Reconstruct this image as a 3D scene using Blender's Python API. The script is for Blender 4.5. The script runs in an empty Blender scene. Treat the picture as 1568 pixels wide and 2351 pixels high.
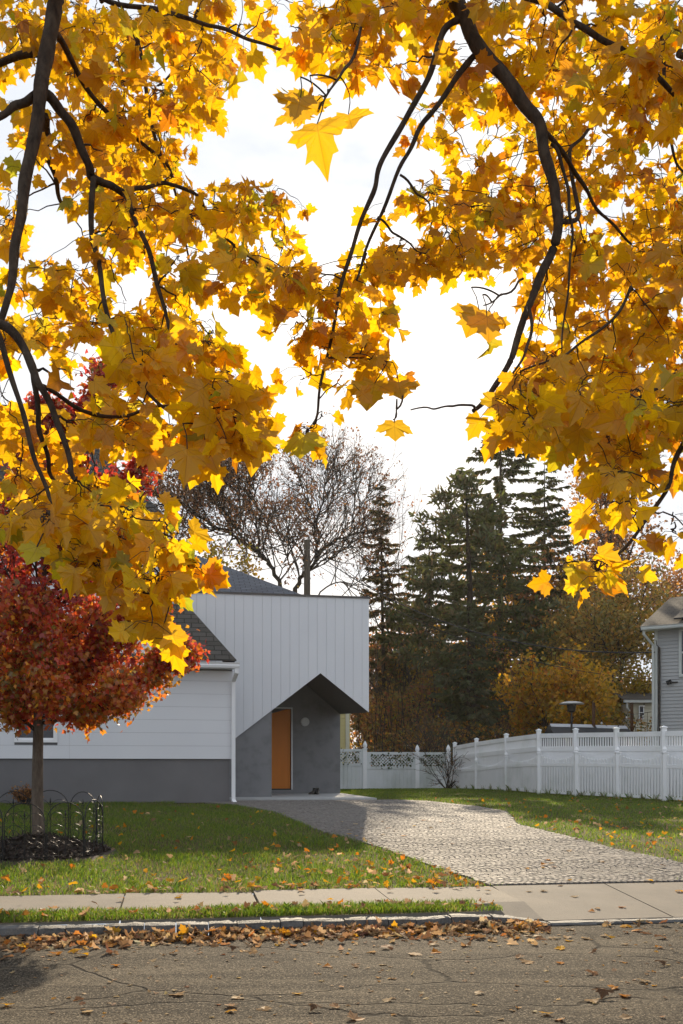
import bpy, math, random
import numpy as np
from mathutils import Vector, Matrix
from math import radians, sin, cos, pi

C = bpy.context.scene.collection
SC = bpy.context.scene
# ------------------------------------------------------------------ camera, sky, sun, exposure
K, CX, HY, ZC = 2285.0, 784.0, 1765.0, 1.45
cd = bpy.data.cameras.new("camera"); cam = bpy.data.objects.new("camera", cd); C.objects.link(cam)
cam.location = (0, 0, ZC); cam.rotation_euler = (radians(90), 0, 0)
cd.sensor_fit = 'VERTICAL'; cd.sensor_height = 36; cd.lens = 35
cd.shift_y = 590/2351.0; cd.clip_start = 0.05; cd.clip_end = 3000
SC.camera = cam
SUN = Vector(((862-CX)/K, 1.0, (HY-690)/K)).normalized()
EL = math.asin(SUN.z); AZ = math.atan2(SUN.x, SUN.y)
W = bpy.data.worlds.new("World"); SC.world = W; W.use_nodes = True
wt = W.node_tree; wt.nodes.clear()
def wn(t, **k):
    n = wt.nodes.new(t)
    for a, b in k.items(): setattr(n, a, b)
    return n
sky = wn('ShaderNodeTexSky', sky_type='NISHITA', sun_disc=False, sun_elevation=EL, sun_rotation=AZ,
         altitude=0.0, air_density=1.0, dust_density=4.0, ozone_density=1.0)
tc = wn('ShaderNodeTexCoord'); nz = wn('ShaderNodeTexNoise'); nz.inputs['Scale'].default_value = 2.2
nz.inputs['Detail'].default_value = 6; nz.inputs['Roughness'].default_value = .6
mp = wn('ShaderNodeMapping'); mp.inputs['Scale'].default_value = (1, 1, 2.5)
wt.links.new(tc.outputs['Generated'], mp.inputs['Vector']); wt.links.new(mp.outputs[0], nz.inputs['Vector'])
cr = wn('ShaderNodeMapRange'); cr.inputs[1].default_value = .25; cr.inputs[2].default_value = .65
cr.inputs[3].default_value = .86; cr.inputs[4].default_value = .985
wt.links.new(nz.outputs['Fac'], cr.inputs[0])
mx = wn('ShaderNodeMix', data_type='RGBA'); wt.links.new(cr.outputs[0], mx.inputs[0])
wt.links.new(sky.outputs[0], mx.inputs[6]); mx.inputs[7].default_value = (4.25, 4.62, 5.15, 1)   # thin bright overcast veil
bg = wn('ShaderNodeBackground'); bg.inputs[1].default_value = 0.105
wo = wn('ShaderNodeOutputWorld'); wt.links.new(mx.outputs[2], bg.inputs[0]); wt.links.new(bg.outputs[0], wo.inputs[0])
sl = bpy.data.lights.new("sun", 'SUN'); sl.energy = 5.0; sl.angle = radians(.5); sl.color = (1, .83, .60)
so = bpy.data.objects.new("sun", sl); C.objects.link(so)
so.rotation_euler = SUN.to_track_quat('Z', 'Y').to_euler()
SC.view_settings.view_transform = 'Standard'; SC.view_settings.look = 'None'
SC.view_settings.exposure = 0.78; SC.view_settings.gamma = 1
SC.cycles.max_bounces = 8; SC.cycles.transmission_bounces = 6; SC.cycles.diffuse_bounces = 4
SC.cycles.use_denoising = True

# ------------------------------------------------------------------ mesh helpers
def npa(x): return np.asarray(x, dtype=float)
def unit(v):
    v = npa(v); return v/(np.linalg.norm(v)+1e-12)
class MB:
    def __init__(s): s.v = []; s.idx = []; s.sz = []; s.n = 0; s.col = []; s.uv = []; s.use_uv = False
    def add(s, v, faces, col=None, uv=None):
        v = npa(v).reshape(-1, 3); m = len(v); s.v.append(v)
        if isinstance(faces, np.ndarray):
            s.idx.append((faces+s.n).ravel().astype(np.int32)); s.sz.append(np.full(len(faces), faces.shape[1], np.int32))
        else:
            s.idx.append(np.array([i+s.n for f in faces for i in f], np.int32)); s.sz.append(np.array([len(f) for f in faces], np.int32))
        c = np.ones((m, 3)) if col is None else np.broadcast_to(npa(col), (m, 3))
        s.col.append(c)
        if uv is not None: s.use_uv = True
        s.uv.append(np.zeros((m, 2)) if uv is None else npa(uv)); s.n += m
    def box(s, c, sz, ax=None, col=None):
        c = npa(c); h = npa(sz)/2; ax = np.eye(3) if ax is None else npa(ax)
        v = [c+ax[0]*h[0]*i+ax[1]*h[1]*j+ax[2]*h[2]*k for k in (-1, 1) for j in (-1, 1) for i in (-1, 1)]
        s.add(v, [(0, 2, 3, 1), (4, 5, 7, 6), (0, 1, 5, 4), (1, 3, 7, 5), (3, 2, 6, 7), (2, 0, 4, 6)], col)
    def prism(s, poly, vec, col=None):
        p = npa(poly); n = len(p); q = p+npa(vec)
        s.add(np.vstack([p, q]), [tuple(range(n)), tuple(range(2*n-1, n-1, -1))]+[(i, i+n, (i+1) % n+n, (i+1) % n) for i in range(n)], col)
    def tube(s, pts, r, k=6, col=None, cap=True):
        p = npa(pts); n = len(p); r = np.broadcast_to(npa(r), (n,))
        t = np.gradient(p, axis=0); t /= np.linalg.norm(t, axis=1)[:, None]+1e-9
        a = np.cross(t, npa([.31, .17, .93]) if abs(t[:, 2]).mean() < .8 else npa([.9, .3, .1])); a /= np.linalg.norm(a, axis=1)[:, None]+1e-9
        b = np.cross(t, a); th = np.arange(k)*2*pi/k
        ring = p[:, None, :]+r[:, None, None]*(np.cos(th)[None, :, None]*a[:, None, :]+np.sin(th)[None, :, None]*b[:, None, :])
        i = np.arange(n-1)[:, None]*k; j = np.arange(k)[None, :]; j2 = (j+1) % k
        f = np.stack([i+j, i+j2, i+k+j2, i+k+j], -1).reshape(-1, 4)
        s.add(ring.reshape(-1, 3), f, col)
        if cap:
            s.add(ring[0], [tuple(range(k-1, -1, -1))], col); s.add(ring[-1], [tuple(range(k))], col)
    def lathe(s, base, prof, k=16, col=None):
        base = npa(base); th = np.arange(k)*2*pi/k; n = len(prof)
        v = np.array([[base[0]+r*cos(a), base[1]+r*sin(a), base[2]+z] for r, z in prof for a in th])
        i = np.arange(n-1)[:, None]*k; j = np.arange(k)[None, :]; j2 = (j+1) % k
        s.add(v, np.stack([i+j, i+j2, i+k+j2, i+k+j], -1).reshape(-1, 4), col)
        s.add(v[:k], [tuple(range(k-1, -1, -1))], col); s.add(v[-k:], [tuple(range(k))], col)
    def mesh(s, name, off=(0, 0, 0), smooth=False):
        me = bpy.data.meshes.new(name)
        v = np.vstack(s.v)-npa(off); idx = np.concatenate(s.idx); sz = np.concatenate(s.sz)
        me.vertices.add(len(v)); me.vertices.foreach_set('co', v.astype(np.float32).ravel())
        me.loops.add(len(idx)); me.loops.foreach_set('vertex_index', idx)
        me.polygons.add(len(sz)); me.polygons.foreach_set('loop_start', (np.cumsum(sz)-sz).astype(np.int32))
        me.polygons.foreach_set('use_smooth', np.full(len(sz), bool(smooth)))
        ca = me.attributes.new('col', 'FLOAT_COLOR', 'POINT')
        ca.data.foreach_set('color', np.hstack([np.vstack(s.col), np.ones((len(v), 1))]).astype(np.float32).ravel())
        if s.use_uv:
            u = me.uv_layers.new(name='UVMap'); u.data.foreach_set('uv', np.vstack(s.uv)[idx].astype(np.float32).ravel())
        me.update(calc_edges=True); me.validate()
        return me
WL = {}
def obj(name, mb, m, parent=None, smooth=False, origin=None):
    o0 = npa(WL[parent.name]) if parent is not None else npa(origin if origin is not None else (0, 0, 0))
    me = mb.mesh(name, o0, smooth); o = bpy.data.objects.new(name, me); C.objects.link(o)
    me.materials.append(m)
    if parent is not None: o.parent = parent
    else: o.location = Vector(o0)
    WL[o.name] = o0
    return o
def tag(o, label, cat, group=None):
    o['label'] = label; o['category'] = cat
    if group: o['group'] = group
    return o
def thing(name, label, cat, loc, group=None):
    o = bpy.data.objects.new(name, None); C.objects.link(o); o.location = Vector(npa(loc)); o.empty_display_size = .1
    WL[o.name] = npa(loc); return tag(o, label, cat, group)
def struct(name, mb, m, smooth=False, kind='structure'):
    o = obj(name, mb, m, smooth=smooth); o['kind'] = kind; return o

# ------------------------------------------------------------------ materials
def newmat(name):
    m = bpy.data.materials.new(name); m.use_nodes = True; m.node_tree.nodes.clear()
    t = m.node_tree; out = t.nodes.new('ShaderNodeOutputMaterial'); return m, t, out
def nd(t, ty, ins=None, **k):
    n = t.nodes.new(ty)
    for a, b in k.items(): setattr(n, a, b)
    for a, b in (ins or {}).items(): n.inputs[a].default_value = b
    return n
def c4(c): return (c[0], c[1], c[2], 1)
def noise(t, co, scale, detail=4, rough=.55):
    n = nd(t, 'ShaderNodeTexNoise', {'Scale': scale, 'Detail': detail, 'Roughness': rough}); t.links.new(co, n.inputs['Vector']); return n.outputs['Fac']
def mixc(t, fac, a, b):
    n = nd(t, 'ShaderNodeMix', data_type='RGBA')
    for s, x in ((0, fac), (6, a), (7, b)):
        if isinstance(x, (float, int)): n.inputs[s].default_value = x
        elif isinstance(x, tuple): n.inputs[s].default_value = c4(x)
        else: t.links.new(x, n.inputs[s])
    return n.outputs[2]
def ramp(t, x, a, b, lo=0., hi=1.):
    n = nd(t, 'ShaderNodeMapRange', {1: a, 2: b, 3: lo, 4: hi}); t.links.new(x, n.inputs[0]); return n.outputs[0]
def mth(t, op, a, b=None):
    n = nd(t, 'ShaderNodeMath', operation=op)
    for i, x in enumerate((a, b)):
        if x is None: continue
        if isinstance(x, (float, int)): n.inputs[i].default_value = x
        else: t.links.new(x, n.inputs[i])
    return n.outputs[0]
def solid(name, a, b=None, scale=6, rough=.6, bump=0, bscale=80, spec=.3, metal=0, stretch=(1, 1, 1), vcol=False, dirt=None):
    m, t, out = newmat(name); p = nd(t, 'ShaderNodeBsdfPrincipled', {'Roughness': rough, 'Metallic': metal, 'Specular IOR Level': spec})
    co = nd(t, 'ShaderNodeTexCoord').outputs['Object']
    mpn = nd(t, 'ShaderNodeMapping', {'Scale': stretch}); t.links.new(co, mpn.inputs['Vector']); co = mpn.outputs[0]
    col = mixc(t, ramp(t, noise(t, co, scale), .3, .7), a, b if b else tuple(x*.9 for x in a))
    if dirt: col = mixc(t, ramp(t, noise(t, co, dirt[1], 6, .65), .5, .72, 0, dirt[2]), col, dirt[0])
    if vcol:
        n = nd(t, 'ShaderNodeMix', {0: 1.0}, data_type='RGBA', blend_type='MULTIPLY'); at = nd(t, 'ShaderNodeAttribute', attribute_name='col')
        t.links.new(col, n.inputs[6]); t.links.new(at.outputs['Color'], n.inputs[7]); col = n.outputs[2]
    t.links.new(col, p.inputs['Base Color'])
    if bump:
        b_ = nd(t, 'ShaderNodeBump', {'Strength': bump, 'Distance': .01}); t.links.new(noise(t, co, bscale, 5, .6), b_.inputs['Height']); t.links.new(b_.outputs[0], p.inputs['Normal'])
    t.links.new(p.outputs[0], out.inputs[0]); return m
def leafmat(name, trans=.5, veins=False, gloss=.06, tgain=1.0, rough=.45):
    m, t, out = newmat(name); at = nd(t, 'ShaderNodeAttribute', attribute_name='col'); col = at.outputs['Color']
    co = nd(t, 'ShaderNodeTexCoord').outputs['Object']
    col = mixc(t, ramp(t, noise(t, co, 45, 4), .52, .8, 0, .35), col, mixc(t, .6, col, (.30, .10, .01)))
    if veins:
        uv = nd(t, 'ShaderNodeUVMap').outputs[0]; sp = nd(t, 'ShaderNodeSeparateXYZ'); t.links.new(uv, sp.inputs[0])
        a = mth(t, 'ABSOLUTE', mth(t, 'ARCTAN2', sp.outputs[0], sp.outputs[1]))
        r = mth(t, 'SQRT', mth(t, 'ADD', mth(t, 'MULTIPLY', sp.outputs[0], sp.outputs[0]), mth(t, 'MULTIPLY', sp.outputs[1], sp.outputs[1])))
        d = mth(t, 'MINIMUM', mth(t, 'ABSOLUTE', a), mth(t, 'MINIMUM', mth(t, 'ABSOLUTE', mth(t, 'SUBTRACT', a, .95)), mth(t, 'ABSOLUTE', mth(t, 'SUBTRACT', a, 1.85))))
        col = mixc(t, ramp(t, mth(t, 'MULTIPLY', d, r), .006, .02, .55, 0), col, mixc(t, .55, col, (.28, .10, .01)))
    d1 = nd(t, 'ShaderNodeBsdfDiffuse'); t1 = nd(t, 'ShaderNodeBsdfTranslucent'); g = nd(t, 'ShaderNodeBsdfGlossy', {'Roughness': rough})
    t.links.new(col, d1.inputs[0])
    gm = nd(t, 'ShaderNodeMix', {0: 1.0}, data_type='RGBA', blend_type='MULTIPLY'); t.links.new(col, gm.inputs[6]); gm.inputs[7].default_value = (tgain, tgain, tgain, 1)
    t.links.new(gm.outputs[2], t1.inputs[0])
    a1 = nd(t, 'ShaderNodeMixShader', {0: trans}); t.links.new(d1.outputs[0], a1.inputs[1]); t.links.new(t1.outputs[0], a1.inputs[2])
    a2 = nd(t, 'ShaderNodeMixShader', {0: gloss}); t.links.new(a1.outputs[0], a2.inputs[1]); t.links.new(g.outputs[0], a2.inputs[2])
    t.links.new(a2.outputs[0], out.inputs[0]); return m
def asphalt():
    m, t, out = newmat('asphalt'); p = nd(t, 'ShaderNodeBsdfPrincipled', {'Roughness': .85, 'Specular IOR Level': .05})
    co = nd(t, 'ShaderNodeTexCoord').outputs['Object']
    big = noise(t, co, .9, 5, .6); mpn = nd(t, 'ShaderNodeMapping', {'Scale': (.25, 2.2, 1), 'Rotation': (0, 0, radians(-9.5))}); t.links.new(co, mpn.inputs[0])
    streak = noise(t, mpn.outputs[0], 1.3, 6, .62)
    fine = noise(t, co, 75, 4, .75)
    col = mixc(t, ramp(t, streak, .42, .6), (.040, .034, .026), (.122, .102, .074))
    col = mixc(t, ramp(t, big, .45, .62, 0, .65), col, (.030, .026, .021))
    gv = nd(t, 'ShaderNodeTexVoronoi', {'Scale': 115.0}); t.links.new(co, gv.inputs['Vector']); gs_ = nd(t, 'ShaderNodeSeparateColor'); t.links.new(gv.outputs['Color'], gs_.inputs[0])
    col = mixc(t, ramp(t, gs_.outputs[0], .62, .98, 0, .85), col, (.28, .235, .175))
    col = mixc(t, ramp(t, gs_.outputs[1], .5, .9, 0, .9), col, (.010, .009, .008))
    col = mixc(t, ramp(t, fine, .36, .47, .8, 0), col, (.012, .011, .010))
    # cracks
    wv = nd(t, 'ShaderNodeTexNoise', {'Scale': 1.6, 'Detail': 5}); t.links.new(co, wv.inputs[0])
    ad = nd(t, 'ShaderNodeMix', {0: .16}, data_type='RGBA', blend_type='LINEAR_LIGHT'); t.links.new(co, ad.inputs[6]); t.links.new(wv.outputs['Color'], ad.inputs[7])
    mp2 = nd(t, 'ShaderNodeMapping', {'Scale': (.42, .8, 1), 'Rotation': (0, 0, radians(-9.5))}); t.links.new(ad.outputs[2], mp2.inputs[0])
    vo = nd(t, 'ShaderNodeTexVoronoi', {'Scale': 1.0}, feature='DISTANCE_TO_EDGE'); t.links.new(mp2.outputs[0], vo.inputs['Vector'])
    gate = ramp(t, noise(t, co, .8, 3), .36, .48)
    ck = mth(t, 'MULTIPLY', ramp(t, vo.outputs['Distance'], .003, .012, .8, 0), gate)
    halo = mth(t, 'MULTIPLY', ramp(t, vo.outputs['Distance'], .01, .07, 1, 0), ramp(t, noise(t, co, 1.7, 3), .5, .6))
    col = mixc(t, mth(t, 'MULTIPLY', halo, .55), col, (.085, .073, .056))
    col = mixc(t, ck, col, (.012, .011, .010))
    t.links.new(col, p.inputs['Base Color'])
    h = mth(t, 'SUBTRACT', mth(t, 'ADD', mth(t, 'MULTIPLY', fine, .5), mth(t, 'MULTIPLY', noise(t, co, 30, 5), .9)), mth(t, 'MULTIPLY', ck, 1.2))
    b_ = nd(t, 'ShaderNodeBump', {'Strength': 1.0, 'Distance': .02}); t.links.new(h, b_.inputs['Height']); t.links.new(b_.outputs[0], p.inputs['Normal'])
    t.links.new(p.outputs[0], out.inputs[0]); return m
def shingle(name, a, b):
    m, t, out = newmat(name); p = nd(t, 'ShaderNodeBsdfPrincipled', {'Roughness': .85, 'Specular IOR Level': .15})
    uv = nd(t, 'ShaderNodeUVMap').outputs[0]
    br = nd(t, 'ShaderNodeTexBrick', {'Color1': c4(a), 'Color2': c4(b), 'Mortar': c4(tuple(x*.35 for x in a)), 'Scale': 1.0, 'Mortar Size': .012, 'Brick Width': .32, 'Row Height': .14})
    t.links.new(uv, br.inputs['Vector'])
    col = mixc(t, ramp(t, noise(t, uv, 60, 3), .4, .7, 0, .5), br.outputs['Color'], tuple(x*1.4 for x in b))
    t.links.new(col, p.inputs['Base Color'])
    b_ = nd(t, 'ShaderNodeBump', {'Strength': .8, 'Distance': .01}); t.links.new(br.outputs['Fac'], b_.inputs['Height']); b_.invert = True
    t.links.new(b_.outputs[0], p.inputs['Normal'])
    t.links.new(p.outputs[0], out.inputs[0]); return m

M = {}
M['asphalt'] = asphalt()
M['concrete'] = solid('concrete', (.20, .178, .15), (.165, .148, .125), 3, .8, .5, 140, .08, dirt=((.22, .19, .15), 2.2, .5))
M['porch'] = solid('porch_concrete', (.45, .45, .44), (.38, .38, .38), 3, .7, .2, 120)
M['granite'] = solid('granite', (.125, .125, .122), (.065, .065, .066), 22, .7, .9, 60, .35, vcol=True, dirt=((.12, .10, .08), 5, .5))
M['cobble'] = solid('cobble', (.205, .187, .168), (.155, .14, .13), 30, .7, .6, 120, .15, vcol=True)
M['soil'] = solid('soil', (.055, .062, .018), (.085, .065, .03), 5, .95, .9, 60, .1, dirt=((.16, .11, .05), 1.6, .5))
M['sand'] = solid('joint_sand', (.10, .088, .075), (.075, .065, .055), 20, .95, .5, 90, .1)
M['mulch'] = solid('mulch', (.045, .033, .026), (.085, .064, .05), 40, .85, .6, 90, .3, vcol=True)
M['paint'] = solid('white_paint', (.78, .79, .81), (.75, .76, .78), 1.2, .55, .15, 160, .3)
M['board'] = solid('board_paint', (.76, .77, .79), (.73, .74, .765), .9, .6, .15, 160, .3)
M['gap'] = solid('board_gap', (.22, .22, .23), None, 5, .8)
M['trim'] = solid('white_trim', (.85, .855, .86), (.82, .825, .83), 3, .4, 0, 10, .4)
M['stucco'] = solid('stucco', (.25, .25, .255), (.215, .215, .222), 1.5, .9, .55, 130, .15, dirt=((.14, .14, .145), 3, .5))
M['stucco2'] = solid('foundation_stucco', (.19, .185, .188), (.165, .16, .163), 1.5, .9, .55, 130, .15)
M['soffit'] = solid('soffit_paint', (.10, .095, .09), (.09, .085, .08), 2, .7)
M['fascia'] = solid('dark_metal_trim', (.09, .08, .075), None, 4, .45, 0, 10, .5)
M['door'] = solid('orange_door', (.70, .205, .006), (.65, .185, .005), 2, .45, .1, 40, .4, stretch=(8, 8, .6))
M['black'] = solid('black', (.012, .012, .012), None, 8, .5)
M['iron'] = solid('black_iron', (.012, .012, .013), None, 30, .45, 0, 50, .4)
M['leather'] = solid('boot_leather', (.014, .012, .011), (.03, .026, .022), 25, .5, .3, 120, .4)
M['lampglass'] = solid('frosted_glass', (.55, .55, .53), (.52, .52, .50), 8, .35, 0, 10, .5)
M['pane'] = solid('window_glass', (.035, .04, .05), (.05, .055, .065), 2, .06, 0, 10, .7)
M['blind'] = solid('dark_blind', (.10, .10, .11), (.08, .08, .09), 3, .6)
M['bark'] = solid('bark', (.085, .058, .040), (.030, .021, .016), 38, .9, 1.0, 70, .12, stretch=(1, 1, .35), dirt=((.12, .095, .07), 14, .5))
M['barkg'] = solid('grey_bark', (.17, .135, .105), (.085, .066, .052), 22, .9, 1.0, 50, .15, stretch=(1, 1, .3))
M['barkd'] = solid('dark_bark', (.075, .06, .048), (.035, .028, .022), 10, .9, .8, 40, .12, stretch=(1, 1, .3))
M['vinyl'] = solid('white_vinyl', (.88, .885, .89), (.86, .865, .87), 1.5, .42, 0, 10, .4, dirt=((.50, .55, .47), 1.3, .35))
M['vinylw'] = solid('weathered_white_wood', (.72, .74, .75), (.60, .63, .62), 1.4, .6, .2, 60, .25, stretch=(1, 1, .4), dirt=((.32, .36, .30), 1.1, .55))
M['ysiding'] = solid('yellow_siding', (.62, .55, .26), (.58, .51, .24), 2, .6)
M['ytrim'] = solid('cream_trim', (.66, .64, .50), None, 2, .6)
M['gsiding'] = solid('grey_vinyl_siding', (.40, .405, .40), (.36, .365, .365), 1.2, .6)
M['csiding'] = solid('cream_siding', (.55, .52, .40), (.50, .47, .36), 1.4, .6)
M['gtrim'] = solid('grey_white_trim', (.55, .57, .54), None, 3, .5)
M['solar'] = solid('solar_panel', (.012, .014, .02), (.02, .022, .03), 6, .7, 0, 10, .1)
M['brick'] = solid('brick', (.20, .085, .055), (.13, .06, .04), 14, .9, .6, 50)
M['wood'] = solid('brown_wood', (.13, .062, .035), (.09, .045, .027), 9, .8, .4, 40, .2, stretch=(6, 6, .6))
M['pole'] = solid('weathered_pole', (.15, .125, .095), (.09, .075, .058), 7, .9, .7, 40, .15, stretch=(8, 8, .4))
M['steel'] = solid('brushed_steel', (.45, .44, .42), (.35, .34, .33), 12, .38, 0, 10, .5, metal=.8)
M['bronze'] = solid('bronze_metal', (.045, .038, .032), None, 12, .45, 0, 10, .5, metal=.5)
M['wire'] = solid('wire_rubber', (.02, .02, .02), None, 10, .5)
M['bulb'] = solid('bulb_glass', (.65, .63, .58), None, 10, .1, 0, 10, .7)
M['shed'] = solid('dark_shed', (.035, .037, .04), (.025, .026, .028), 4, .8)
M['shedroof'] = solid('pale_metal_roof', (.42, .43, .45), (.36, .37, .39), 5, .4)
M['roofd'] = shingle('brown_black_shingle', (.060, .056, .050), (.095, .090, .082))
M['roofg'] = shingle('blue_grey_shingle', (.085, .090, .105), (.125, .130, .148))
M['roofb'] = shingle('brown_shingle', (.055, .047, .04), (.08, .07, .06))
M['leaf'] = leafmat('maple_leaf', .68, True, .03, 1.02)
M['dryleaf'] = leafmat('fallen_leaf', .5, True, .015, 1.0)
M['redleaf'] = leafmat('red_leaf', .62, False, .05, 1.0, .35)
M['farleaf'] = leafmat('distant_leaf', .58, False, .03)
M['needle'] = leafmat('needles', .5, False, .04)
M['grass'] = leafmat('grass_blade', .68, False, .05, 1.0, .4)

# ------------------------------------------------------------------ frames, ground, projection helpers
TS = radians(9.5); SE = npa([cos(TS), sin(TS), 0]); SN = npa([-sin(TS), cos(TS), 0])       # the street
KH = 1.15                                                            # distance of the house, from its cast shadows
TH = radians(11.4); HE = npa([cos(TH), sin(TH), 0]); HN = npa([-sin(TH), cos(TH), 0])       # the house
def smooth(x, a, b):
    t = np.clip((x-a)/(b-a), 0, 1); return t*t*(3-2*t)
LP = ([10.42, 11.5, 12.9, 14.5, 17, 20, 22.5, 27, 32, 38, 70, 400], [.17, .20, .285, .42, .54, .63, .70, .74, .72, .67, .6, .3])
RP = ([10.42, 12, 14, 16, 20, 24, 27, 30, 32, 37, 70, 400], [.17, .29, .41, .47, .55, .62, .68, .75, .76, .69, .6, .3])
def ground(x, y):
    x = npa(x); y = npa(y); v = -x*sin(TS)+y*cos(TS)
    l = np.interp(v, *LP); r = np.interp(v, *RP); b = smooth(x, .4, 3.2)
    z = l*(1-b)+r*b
    return np.where(v < 10.42, np.interp(v, [8.7, 8.75, 10.42], [0, .13, .17]), z)
def at(px, py, Y): return npa([(px-CX)/K*Y, Y, ZC+(HY-py)/K*Y])
def on_ground(px, py):
    lo = 4.; hi = None
    for Y in np.arange(4, 80, .05):
        p = at(px, py, Y)
        if p[2] <= ground(p[0], p[1]): hi = Y; break
        lo = Y
    if hi is None: return at(px, py, 80)
    for _ in range(20):
        m = (lo+hi)/2; p = at(px, py, m)
        if p[2] <= ground(p[0], p[1]): hi = m
        else: lo = m
    p = at(px, py, hi); p[2] = ground(p[0], p[1]); return p
def on_plane(px, py, O, E):
    q = (px-CX)/K; s = (O[1]*q-O[0])/(E[0]-E[1]*q); P = O+E*s
    return npa([P[0], P[1], ZC+(HY-py)/K*P[1]])
def inpoly(x, y, poly):
    poly = npa(poly); c = np.zeros(len(x), bool); n = len(poly); j = n-1
    for i in range(n):
        xi, yi = poly[i]; xj, yj = poly[j]
        c ^= ((yi > y) != (yj > y)) & (x < (xj-xi)*(y-yi)/(yj-yi+1e-12)+xi); j = i
    return c
R = np.random.default_rng(7)

# ------------------------------------------------------------------ road, kerb, sidewalk, lawn, driveway
def strip(us, vs, zf, m, name, flip=False):
    mb = MB(); U, V = np.meshgrid(us, vs); P = U[..., None]*SE+V[..., None]*SN; P[..., 2] = zf(P[..., 0], P[..., 1])
    n, k = len(vs), len(us); i = np.arange(n-1)[:, None]*k; j = np.arange(k-1)[None, :]
    mb.add(P.reshape(-1, 3), np.stack([i+j, i+j+1, i+k+j+1, i+k+j], -1).reshape(-1, 4)); return struct(name, mb, m, True)
strip(np.array([-300, -60, -20, 0, 20, 60, 300.]), np.array([-60, -10, 0, 4, 8.76]), lambda x, y: 0*x, M['asphalt'], 'road')
ug = np.concatenate([[-300, -120, -60, -30], np.arange(-20, 32, .5), [40, 60, 120, 300]])
vg = np.concatenate([np.arange(10.36, 40, .25), np.arange(40, 80, 2.), [100, 150, 250, 600]])
strip(ug, vg, lambda x, y: ground(x, y)-.012, M['soil'], 'lawn')
strip(np.concatenate([[-300, -60, -20], np.arange(-10, 3.2, .4)]), np.array([8.9, 9.1, 9.4]), lambda x, y: 0*x+.125, M['soil'], 'verge')
mb = MB()                                                            # sidewalk flags with open joints, apron by the driveway
joints = [-60, -30, -8.2, -6.9, -5.6, -4.3, -3.05, -1.78, -.5, .8, 2.1, 3.4, 4.7, 6.0, 7.3, 8.6, 30, 60]
def flag(u0, u1, v0, v1, z0, z1, tilt=0):
    c = [(u0+.008, v0), (u1-.008, v0), (u1-.008, v1), (u0+.008, v1)]; zz = [z0, z0+tilt, z1+tilt, z1]
    top = [SE*u+SN*v+npa([0, 0, z]) for (u, v), z in zip(c, zz)]
    mb.prism([p-npa([0, 0, .12]) for p in top], (0, 0, .12))
for a, b in zip(joints[:-1], joints[1:]):
    if a < 3.3: flag(a, b, 9.36, 10.41, .152+.006*R.normal(), .182+.006*R.normal(), .008*R.normal())
    elif a < 8.5: flag(a, b, 8.86, 10.41, .035, .178)
    else: flag(a, b, 9.36, 10.41, .15, .18)
flag(3.06, 3.392, 8.86, 9.352, .05, .15); struct('sidewalk', mb, M['concrete'])
mb = MB(); u = -24.                                                  # rough granite kerb blocks
def kblock(u0, u1, h0, h1, dv=0):
    n = 5; us = np.linspace(u0, u1, n); prof = [(8.73, 0), (8.715, .55), (8.735, .93), (8.78, 1.0), (8.86, .99), (8.90, .9)]
    v = []
    for k_, uu in enumerate(us):
        f = 0 if k_ in (0, n-1) else 1
        for (pv, pz) in prof:
            h = h0+(h1-h0)*(k_/(n-1)); v.append(SE*uu+SN*(pv+dv+R.normal(0, .005)+(0 if f else .008))+npa([0, 0, -.02+(h+.02)*pz*(1 if f else .97)+R.normal(0, .002)]))
    m = len(prof); f = [(i*m+j, i*m+m+j, i*m+m+j+1, i*m+j+1) for i in range(n-1) for j in range(m-1)]
    f += [tuple(range(m)), tuple(range(n*m-1, n*m-m-1, -1))]
    g = R.uniform(.75, 1.15); mb.add(v, f, (g, g, g*.99))
while u < 2.75:
    L = R.uniform(.2, .4); kblock(u, min(u+L, 2.86)-.007, .112+R.normal(0, .006), .112+R.normal(0, .006)); u += L
kblock(2.87, 3.1, .112, .085); kblock(3.1, 3.42, .085, .025)
u = 3.43
while u < 9: L = R.uniform(.25, .5); kblock(u, u+L-.006, .03, .03, .02); u += L
while u < 24: L = R.uniform(.25, .35); kblock(u, u+L-.006, .13, .13); u += L
struct('kerb', mb, M['granite'])

# driveway outline, measured on the ground
dl = [on_ground(*p) for p in ((537, 1848), (616, 1862), (648, 1871), (691, 1889), (736, 1908), (833, 1934), (897, 1953), (991, 1987), (1091, 2021), (1124, 2034))]
dr = [on_ground(*p) for p in ((1690, 2016), (1557, 1979), (1430, 1953), (1355, 1934), (1243, 1906), (1189, 1893), (1175, 1876), (1160, 1862), (1091, 1850.5), (983, 1839), (916, 1836))]
slab = [at(470, 1834.5, 20.0*KH), at(865, 1832.5, 20.75*KH), at(781, 1821, 24.8*KH)]
SLZ = 1.45-.605*KH
slabpoly = [(-4.8, 19.75*KH), (slab[0][0], 20.0*KH), (slab[1][0], slab[1][1]), (slab[2][0]+.05, 24.85*KH), (-4.8, 24.0*KH)]
dend = [SE*4.9+SN*10.42, SE*3.42+SN*10.42]
DRV = [(p[0], p[1]) for p in dl[:9]]+[(dend[1][0], dend[1][1])]+[(SE*7.6+SN*10.42)[:2]]+[(p[0], p[1]) for p in dr]+[(slab[1][0]+.1, slab[1][1]+.25), (slab[1][0], slab[1][1]), (slab[0][0], slab[0][1]), (-3.6, 19.9*KH)]
DRV = npa([(a[0], a[1]) for a in DRV])
mb = MB(); tri = [(p[0], p[1]) for p in DRV]                         # sand bed
gx, gy = np.meshgrid(np.arange(-4.6, 9, .2), np.arange(10, 28, .2)); 
cellc = inpoly((gx+.1).ravel(), (gy+.1).ravel(), DRV).reshape(gx.shape)
ii, jj = np.where(cellc[:-1, :-1]); Pg = np.stack([gx, gy, ground(gx, gy)-.008], -1).reshape(-1, 3); k = gx.shape[1]
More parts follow.
